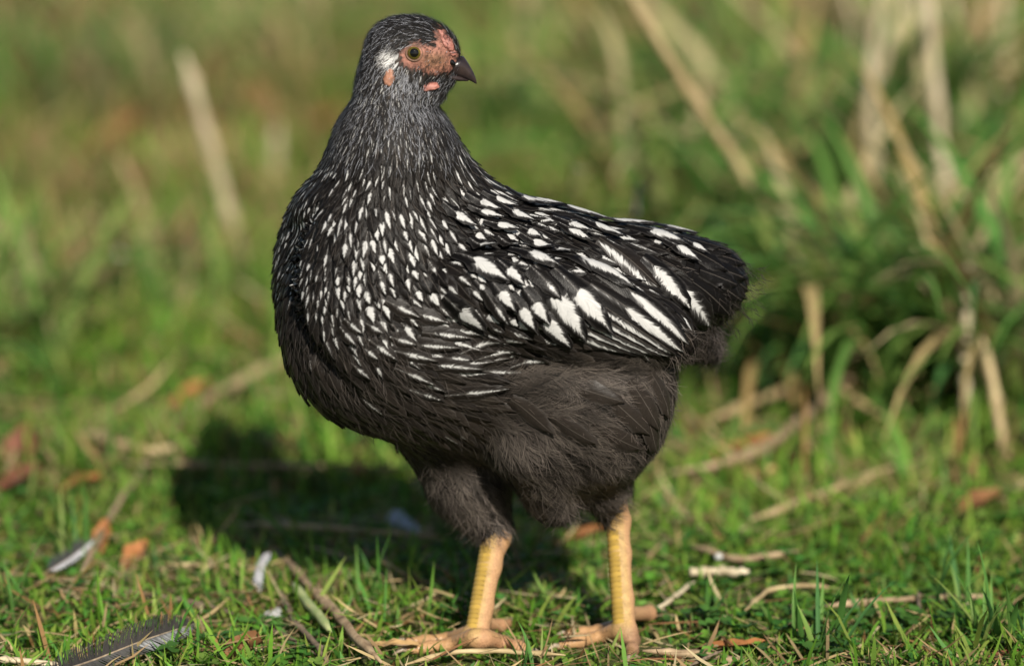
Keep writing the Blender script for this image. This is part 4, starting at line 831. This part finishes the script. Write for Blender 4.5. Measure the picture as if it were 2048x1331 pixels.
# lying straws, sticks and twigs
for nm, lab, cat, pts, dz, r, m in [
    ('straw', 'broad yellow straw lying just left of the breast', 'straw', [(330, 870), (440, 780), (580, 715), (700, 680)], .02, (.0040, .0042), 'straw'),
    ('straw', 'thin straw lying across the far edge of the shadow', 'straw', [(250, 925), (500, 930), (830, 935)], .02, (.0022, .002), 'stick'),
    ('straw', 'thin pale straw lying inside the shadow', 'straw', [(500, 1047), (640, 1052), (900, 1075)], .016, (.0019, .0014), 'straw'),
    ('stick', 'thick brown stick lying behind the hen on the right', 'stick', [(1340, 945), (1470, 930), (1570, 865), (1680, 770), (1800, 680)], .024, (.0046, .0040), 'stick'),
    ('straw', 'yellow straw lying above the brown stick', 'straw', [(1420, 838), (1530, 795), (1690, 735)], .03, (.0036, .0030), 'straw'),
    ('straw', 'long bent straw lying on the grass right of the legs', 'straw', [(1500, 1040), (1650, 985), (1790, 930), (1840, 945)], .016, (.0030, .0022), 'straw'),
    ('straw', 'short whitish straw chip beside the near leg', 'straw', [(1380, 1143), (1440, 1140), (1497, 1147)], .012, (.0027, .0027), 'palestraw'),
    ('straw', 'pale straw slanting away from the hind toe', 'straw', [(1290, 1234), (1340, 1200), (1390, 1160)], .009, (.0016, .0014), 'palestraw'),
    ('straw', 'arched tan grass stem right of the legs', 'straw', [(1490, 1220), (1540, 1175), (1620, 1168), (1680, 1178)], .010, (.0015, .0013), 'straw'),
    ('stick', 'straight tan stick lying at the lower right', 'stick', [(1640, 1212), (1780, 1198), (1985, 1190)], .010, (.0021, .0017), 'stick'),
    ('twig', 'short upright grey twig crossing the straight tan stick', 'twig', [(1838, 1225), (1836, 1180)], .012, (.0015, .0012), 'twig'),
    ('stick', 'peeled stick at the bottom edge, right of the centre', 'stick', [(1285, 1300), (1400, 1308), (1540, 1335)], .007, (.0026, .003), 'stick'),
    ('twig', 'dark twig lying across the peeled stick', 'twig', [(1380, 1330), (1420, 1310), (1445, 1300)], .014, (.0011, .0008), 'twig'),
    ('straw', 'dry straw in front of the far foot', 'straw', [(810, 1328), (900, 1302), (1000, 1300), (1130, 1310)], .010, (.0017, .0014), 'straw'),
    ('stick', 'brown woody stalk slanting to the bottom left of the feet', 'stick', [(548, 1098), (600, 1150), (670, 1225), (760, 1325)], .015, (.0026, .0034), 'stick'),
    ('twig', 'dark forked twig beside the brown woody stalk', 'twig', [(560, 1180), (585, 1240), (630, 1285), (655, 1325)], .012, (.0022, .0018), 'twig'),
    ('twig', 'long dark twig lying low at the bottom left', 'twig', [(240, 1178), (400, 1205), (520, 1245), (640, 1310)], .009, (.0019, .0016), 'twig'),
    ('straw', 'matted tan straw left of the white curled feather', 'straw', [(300, 1130), (400, 1128), (520, 1135)], .010, (.0017, .0012), 'straw'),
    ('straw', 'pale dry blade at the lower left corner', 'straw', [(-20, 1316), (60, 1322), (130, 1332)], .010, (.0022, .0016), 'palestraw'),
    ('stick', 'brown stem sunk in the grass left of the shadow', 'stick', [(160, 1150), (230, 1010), (300, 920)], .014, (.0024, .002), 'stick'),
    ('straw', 'tan straw behind the shadow at the left', 'straw', [(150, 860), (300, 905), (420, 880)], .02, (.0032, .0026), 'straw'),
    ('stick', 'reddish stick lying behind the near leg', 'stick', [(1380, 1090), (1480, 1120), (1600, 1100)], .012, (.0022, .0018), 'stick')]:
    rod(nm, lab, cat, GP(pts, dz * (0.95 if pts[0][1] > 1080 or 'behind the hen on' in lab else 0.75)), tuple(q * 0.9 for q in r), m, 'straws and sticks lying in the grass', 0.16, 3 if nm != 'twig' else 2)

# fallen leaves
LEAFC = {'orange': (0.30, 0.125, 0.045), 'brown': (0.20, 0.095, 0.04), 'tan': (0.42, 0.27, 0.12), 'red': (0.15, 0.06, 0.035), 'olive': (0.26, 0.22, 0.07)}
def leaf(label, px, py, dz, L, W, head, colr, tilt=0.1, curl=0.5, cat='leaf'):
    nv, nu = 9, 5; v = np.linspace(0, 1, nv); u = np.linspace(-1, 1, nu); wv = np.sin(np.pi * np.clip(v * 0.93 + 0.05, 0, 1)) ** 0.75
    X = (v[:, None] - 0.5) * L + 0 * u; Yv = u[None] * wv[:, None] * W / 2 * (1 + 0.14 * rng.standard_normal((nv, nu)) * (np.abs(u) > 0.9)); Z = curl * W * 0.35 * (u[None] ** 2) * (0.6 + 0.8 * v[:, None]) + 0.08 * L * np.sin(v[:, None] * 4) * curl + 0.02 * L * rng.standard_normal((nv, nu))
    V = np.stack([X, Yv + 0 * X, Z], -1).reshape(-1, 3); Rm = np.array((Matrix.Rotation(head, 3, 'Z') @ Matrix.Rotation(-tilt, 3, 'Y'))); V = V @ Rm.T
    c = np.array(LEAFC[colr]); cc = np.tile(c, (len(V), 1)) * rng.uniform(0.75, 1.2, (len(V), 1)); cc[np.tile(np.abs(u) < 0.1, nv)] *= 0.75
    P_ = G0(px, py, dz * 0.7); o = obj('fallen_leaf', mesh('fallen_leaf', V, grid_faces(nv, nu), M['leaf'], attrs={'col': ('FLOAT_COLOR', cc)}), loc=P_, label=label, cat=cat, group='fallen leaves')
    q = np.array([[-0.72 * L, 0, 0.02 * L], [-0.5 * L, 0, 0], [0, 0, 0.03 * L * curl], [0.45 * L, 0, 0.0]]) @ Rm.T; Vt, Ft = tube(q, [0.0007, 0.0006, 0.0005, 0.0002], 6); obj('midrib', mesh('midrib', Vt, Ft, M['twig']), o)
for a in [('curled brown leaf at the bottom edge, left of the feet', 490, 1308, .012, .026, .020, 0.6, 'brown', .5, .9), ('long tan leaf lying beside the far foot', 785, 1290, .010, .030, .010, -0.1, 'tan', .05, .3),
          ('flat orange leaf in the clover at the bottom', 1455, 1293, .012, .044, .014, 0.12, 'orange', .08, .3), ('orange leaf standing in the grass at the left', 205, 1075, .016, .026, .012, 1.3, 'orange', .9, .4),
          ('broken orange leaf right of the standing orange leaf', 275, 1112, .012, .024, .018, 0.9, 'orange', .5, .6), ('rust red leaf near the left edge, level with the shadow', 52, 895, .03, .036, .026, 1.2, 'red', .9, .6),
          ('rust red leaf below another at the left edge', 40, 960, .02, .034, .024, 0.5, 'red', .4, .5), ('orange leaf at the end of the brown stick behind the hen', 1470, 905, .02, .06, .026, 0.3, 'orange', .3, .4),
          ('small orange leaf where the broad yellow straw ends', 385, 790, .02, .034, .022, 0.6, 'orange', .5, .4), ('brown leaf in the shade at the right edge', 1960, 1010, .012, .034, .022, 0.4, 'brown', .3, .6),
          ('dark red leaf in the lower right corner', 2010, 1312, .008, .022, .012, 0.2, 'red', .2, .4), ('tan leaf curled up beside the clover', 1610, 1262, .010, .012, .008, 1.2, 'tan', .8, .4),
          ('blurred orange leaf behind the tall pale stalk', 460, 135, .05, .11, .06, 0.9, 'brown', .6, .4), ('second blurred orange leaf between pale stalk and neck', 510, 210, .04, .09, .05, 2.0, 'brown', .5, .4), ('blurred orange leaf touching the neck outline', 650, 250, .04, .06, .04, 0.3, 'orange', .5, .4),
          ('blurred brown leaf at the far upper left', 150, 60, .05, .14, .09, 0.5, 'brown', .6, .4), ('blurred brown patch leaf left of the short dull stalk', 215, 300, .04, .10, .07, 0.4, 'brown', .6, .4), ('orange leaf tucked in the tussock', 1880, 640, .05, .06, .03, 1.1, 'orange', .9, .4),
          ('tan leaf under the brown stick on the right', 1500, 960, .012, .04, .02, 0.3, 'tan', .3, .4), ('brown leaf flat behind the near leg', 1160, 1075, .010, .04, .018, 0.2, 'orange', .3, .4), ('small brown leaf lying at the lower left', 160, 970, .015, .03, .02, 0.2, 'orange', .3, .5)]:
    leaf(*a)

# white specks
for lab, px, py, r, dz in [('small white pebble above the straw chip', 1437, 1112, .0026, .012), ('white speck in the blurred grass at the left', 250, 505, .0075, .03), ('white speck in the tussock', 1812, 528, .007, .08), ('pale speck beside the tussock', 1752, 500, .0065, .08)]:
    rs = rng.uniform(0.8, 1.15, 3); obj('pebble', ellipsoid_mesh('pebble', 0, VR * r * rs[0], np.array([0, 1, 0]) * r * rs[1], UP * r * 0.8 * rs[2], M['pebble'], 12, 8, fn=lump(int(px), 0.1)), loc=G0(px, py, dz), label=lab, cat='pebble')

# shed feathers on the ground: shaft and two vanes built barb by barb
def shed(name, label, pts, wL, wR, cL, cR, patch=None, nb=90, rs=0.0007, tiltv=0.25):
    Q = resample(pts, 24); root_ = thing(name, label, 'feather', Q[0]); V, F = tube(Q - Q[0], np.linspace(rs, rs * 0.3, 24), 6); obj('shaft', mesh('shaft', V, F, M['horn']), root_)
    T = unit(np.gradient(Q, axis=0)); sd = unit(np.cross(T, np.array([0, -0.8, 0.6]))); tt = np.linspace(0.06, 1.0, nb)
    for sgn, wd, cc in ((-1, wL, cL), (1, wR, cR)):
        VV, CC = [], []
        for i, t in enumerate(tt):
            k = t * 23; i0 = min(int(k), 22); f = k - i0; c = Q[i0] * (1 - f) + Q[i0 + 1] * f - Q[0]; tg = T[i0]; sv = sd[i0] * sgn
            ln = wd * min(1, (t + 0.02) / 0.18) ** 0.7 * (1 - max(0, (t - 0.72) / 0.30) ** 2.2) * rng.uniform(0.9, 1.05) * (rng.uniform(0.55, 0.9) if rng.random() < 0.08 else 1)
            bw = np.linalg.norm(Q[-1] - Q[0]) / nb * 0.62; sk = rng.normal(0, 0.08)
            for j in range(4):
                q = j / 3; p = c + sv * ln * q + tg * ln * (0.55 * q + 0.30 * q * q + sk * q) + UP * (tiltv * ln * q * (1 if sgn < 0 else -0.2) + 0.0002 * (i % 2)); w2 = bw * (1 - 0.6 * q)
                VV += [p - tg * w2, p + tg * w2]; col_ = np.array(cc) * rng.uniform(0.8, 1.2)
                if patch and sgn == patch[0] and patch[1] < t < patch[2] and q > 0.2: col_ = np.array((0.22, 0.225, 0.23)) * rng.uniform(0.3, 1.2)
                CC += [col_, col_]
        obj('vane', mesh('vane', VV, tile_faces(grid_faces(4, 2), nb, 8), M['down'], attrs={'col': ('FLOAT_COLOR', np.array(CC))}), root_)
shed('shed_feather', 'large dark grey feather lying at the bottom left', GP([(90, 1352), (190, 1318), (290, 1278), (388, 1246)], .017), .011, .008, (.030, .028, .026), (.060, .058, .056), (1, 0.62, 0.95), 110, .0008, 0.1)
shed('shed_feather', 'small white curled feather hanging on the brown woody stalk', [G0(540, 1100, .020), G0(522, 1130, .015), G0(516, 1160, .010), G0(520, 1185, .006)], .003, .003, (.45, .46, .48), (.40, .40, .42), None, 40, .0004)
shed('shed_feather', 'dark and white feather standing in the grass at the left', [G0(95, 1142, .012), G0(140, 1115, .016), G0(186, 1080, .020)], .006, .004, (.05, .05, .05), (.50, .50, .52), None, 50, .0005)
shed('shed_feather', 'tiny white down feather between the twigs', [G0(520, 1236, .010), G0(545, 1230, .011), G0(562, 1224, .012)], .003, .003, (.28, .28, .28), (.28, .28, .28), None, 24, .0003)
shed('shed_feather', 'pale blue grey feather lying in the shadow behind the far leg', [G0(780, 1020, .012), G0(800, 1045, .012), G0(830, 1070, .012)], .006, .006, (.42, .44, .48), (.36, .38, .42), None, 40, .0004)

# tussocks and tufts: blades shared between copies
def blade_mesh(L, W, lean, bend, col):
    K = 8; t = np.linspace(0, 1, K); th = lean + bend * t ** 1.2; ds = L / (K - 1); x = np.r_[0, np.cumsum(np.sin((th[1:] + th[:-1]) / 2) * ds)]; z = np.r_[0, np.cumsum(np.cos((th[1:] + th[:-1]) / 2) * ds)]
    wp = np.where(t < 0.55, 0.8 + 0.36 * t, (1 - t) / 0.45 * 0.97 + 0.03) * W / 2; V = []
    for k in range(K):
        nx, nz = -math.cos(th[k]), math.sin(th[k])
        for u in (-1, 0, 1): V.append((x[k] + (u == 0) * -nx * 0 + (abs(u)) * nx * wp[k] * 0.35, u * wp[k], z[k] + abs(u) * nz * wp[k] * 0.35))
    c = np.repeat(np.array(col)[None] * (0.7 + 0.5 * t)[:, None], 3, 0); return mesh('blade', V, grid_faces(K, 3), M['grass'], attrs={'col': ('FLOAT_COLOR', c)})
GREENS = [(0.085, 0.205, 0.042), (0.115, 0.235, 0.048), (0.155, 0.255, 0.055), (0.065, 0.17, 0.048), (0.21, 0.275, 0.07)]
DRYC = [(0.42, 0.32, 0.15), (0.34, 0.24, 0.10), (0.48, 0.40, 0.22)]
def blade_set(L0, L1, W0, W1, ln, bd, dry, n=16, seed=1):
    out = []
    for i in range(n):
        c = DRYC[i % 3] if i < dry * n else GREENS[i % 5]; out.append(blade_mesh(rng.uniform(L0, L1), rng.uniform(W0, W1), abs(rng.normal(ln, 0.2)), rng.uniform(*bd), c))
    return out
def tussock(name, label, cat, base, n, rad, bs, group=None, hd=None, sc=(0.7, 1.15)):
    t = thing(name, label, cat, base, group)
    for i in range(n):
        a = rng.uniform(0, 6.283) if hd is None else rng.normal(hd[0], hd[1]); r = rad * math.sqrt(rng.random()); q = rng.uniform(0, 6.283)
        o = bpy.data.objects.new('blade', bs[rng.integers(len(bs))]); COL.objects.link(o); o.parent = t; x, y = r * math.cos(q), r * math.sin(q)
        o.location = (x, y, float(gz(base[0] + x, base[1] + y)) - base[2] - 0.002); o.rotation_euler = (rng.normal(0, 0.08), rng.normal(0, 0.08), a); k = rng.uniform(*sc); o.scale = (k, k * rng.uniform(0.8, 1.2), k)
BL = blade_set(.20, .34, .0065, .0115, 0.42, (0.8, 2.3), 0.21, 24)
BD = blade_set(.16, .30, .0055, .0095, 0.42, (0.7, 2.0), 0.45, 18)
BM = blade_set(.12, .22, .0040, .0065, 0.45, (0.5, 1.5), 0.35, 16)
BT = blade_set(.026, .050, .0020, .0034, 0.25, (0.2, 0.9), 0.0, 12)
TG = 'grass tussocks behind the hen'
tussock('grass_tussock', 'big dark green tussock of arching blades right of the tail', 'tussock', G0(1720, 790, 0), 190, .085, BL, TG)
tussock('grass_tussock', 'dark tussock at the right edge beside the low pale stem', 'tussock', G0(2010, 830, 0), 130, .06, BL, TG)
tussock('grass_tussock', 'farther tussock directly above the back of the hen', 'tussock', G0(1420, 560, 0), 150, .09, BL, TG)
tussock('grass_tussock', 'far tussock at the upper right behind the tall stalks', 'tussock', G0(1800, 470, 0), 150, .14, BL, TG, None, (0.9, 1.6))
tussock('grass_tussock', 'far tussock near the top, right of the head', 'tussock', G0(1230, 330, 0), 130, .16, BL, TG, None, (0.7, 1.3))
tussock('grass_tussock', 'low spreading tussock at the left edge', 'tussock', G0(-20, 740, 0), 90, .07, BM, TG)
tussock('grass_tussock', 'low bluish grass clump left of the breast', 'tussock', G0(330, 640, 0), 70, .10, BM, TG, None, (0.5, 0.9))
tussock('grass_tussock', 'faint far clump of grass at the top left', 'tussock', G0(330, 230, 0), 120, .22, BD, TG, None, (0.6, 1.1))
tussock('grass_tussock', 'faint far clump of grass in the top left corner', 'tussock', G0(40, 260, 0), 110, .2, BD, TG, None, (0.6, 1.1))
tussock('grass_tussock', 'faint far clump of grass behind the head', 'tussock', G0(680, 130, 0), 120, .25, BD, TG, None, (0.7, 1.2))
for lab, px, py, n, rad, hd, sc in [('bright upright grass tuft left of the far leg', 735, 1225, 11, .010, None, (.8, 1.2)), ('upright grass tuft in front of the shadow', 640, 1165, 9, .010, None, (.6, .95)),
        ('tall grass tuft beside the standing dark and white feather', 150, 1150, 10, .010, None, (.9, 1.5)), ('dark grass tuft at the left edge above the large feather', 30, 1250, 14, .016, None, (.8, 1.3)),
        ('grass tuft growing at the lower right corner', 1990, 1290, 22, .020, None, (.9, 1.5)), ('thin grass tuft in the clover, right of the orange leaf', 1640, 1310, 10, .02, None, (.9, 1.6)),
        ('short grass tuft at the bottom edge between the feet', 1060, 1345, 9, .012, None, (.5, .8)), ('grass tuft behind the large dark feather', 330, 1175, 12, .018, None, (.6, 1.0)), ('grass tuft at the bottom right of the near foot', 1400, 1250, 9, .014, None, (.5, .9)), ('thin grass tuft right of the straight tan stick', 1905, 1235, 9, .015, None, (.9, 1.4))]:
    tussock('grass_tuft', lab, 'grass tuft', G0(px, py, 0), n, rad, BT, 'grass tufts near the hen', hd, sc)
# one flat pale blade by the woody stalk
rod('flat_grass', 'broad pale green blade lying right of the dark forked twig', 'grass', GP([(585, 1165), (620, 1210), (662, 1262)], .016), (.0028, .003), 'paleblade', None, 0.05)

# clover plants in the foreground
lme = []
for i in range(6):
    V, F, C = leaflets(np.zeros((1, 3)), np.array([0.0]), np.array([0.12 * i - 0.2]), np.array([0.0072]), np.array([[0.05, 0.125, 0.022]]) * rng.uniform(0.7, 1.25)); lme.append(mesh('leaflet', V, F, M['clover'], attrs={'col': ('FLOAT_COLOR', C)}))
sV, sF = tube(np.array([[0, 0, 0], [0.0005, 0, 0.006], [0, 0.0004, 0.013]]), [0.0006, 0.0005, 0.0004], 6); sme = mesh('stem', sV, sF, M['clover'], attrs={'col': ('FLOAT_COLOR', np.tile([[0.10, 0.17, 0.04]], (len(sV), 1)))})
for i in range(64):
    px = rng.uniform(1080, 1900) if i < 48 else rng.uniform(300, 1080); py = rng.uniform(1250, 1345); b = G0(px, py, 0)
    while near_feet(b[None], 0.0)[0] < 0.5: px = rng.uniform(300, 1900); py = rng.uniform(1250, 1345); b = G0(px, py, 0)
    t = thing('clover_plant', 'small three leaved clover growing in the foreground clover patch', 'clover', b, 'clover plants in the foreground'); k = rng.uniform(0.7, 1.15); a0 = rng.uniform(0, 6.283)
    st = obj('stem', sme, t); st.scale = (k, k, k)
    for j in range(3): o = obj('leaflet', lme[rng.integers(6)], t, loc=(0, 0, 0.0128 * k)); o.rotation_euler = (rng.normal(0, .12), rng.normal(0, .12), a0 + j * 2.094); o.scale = (k, k, k)
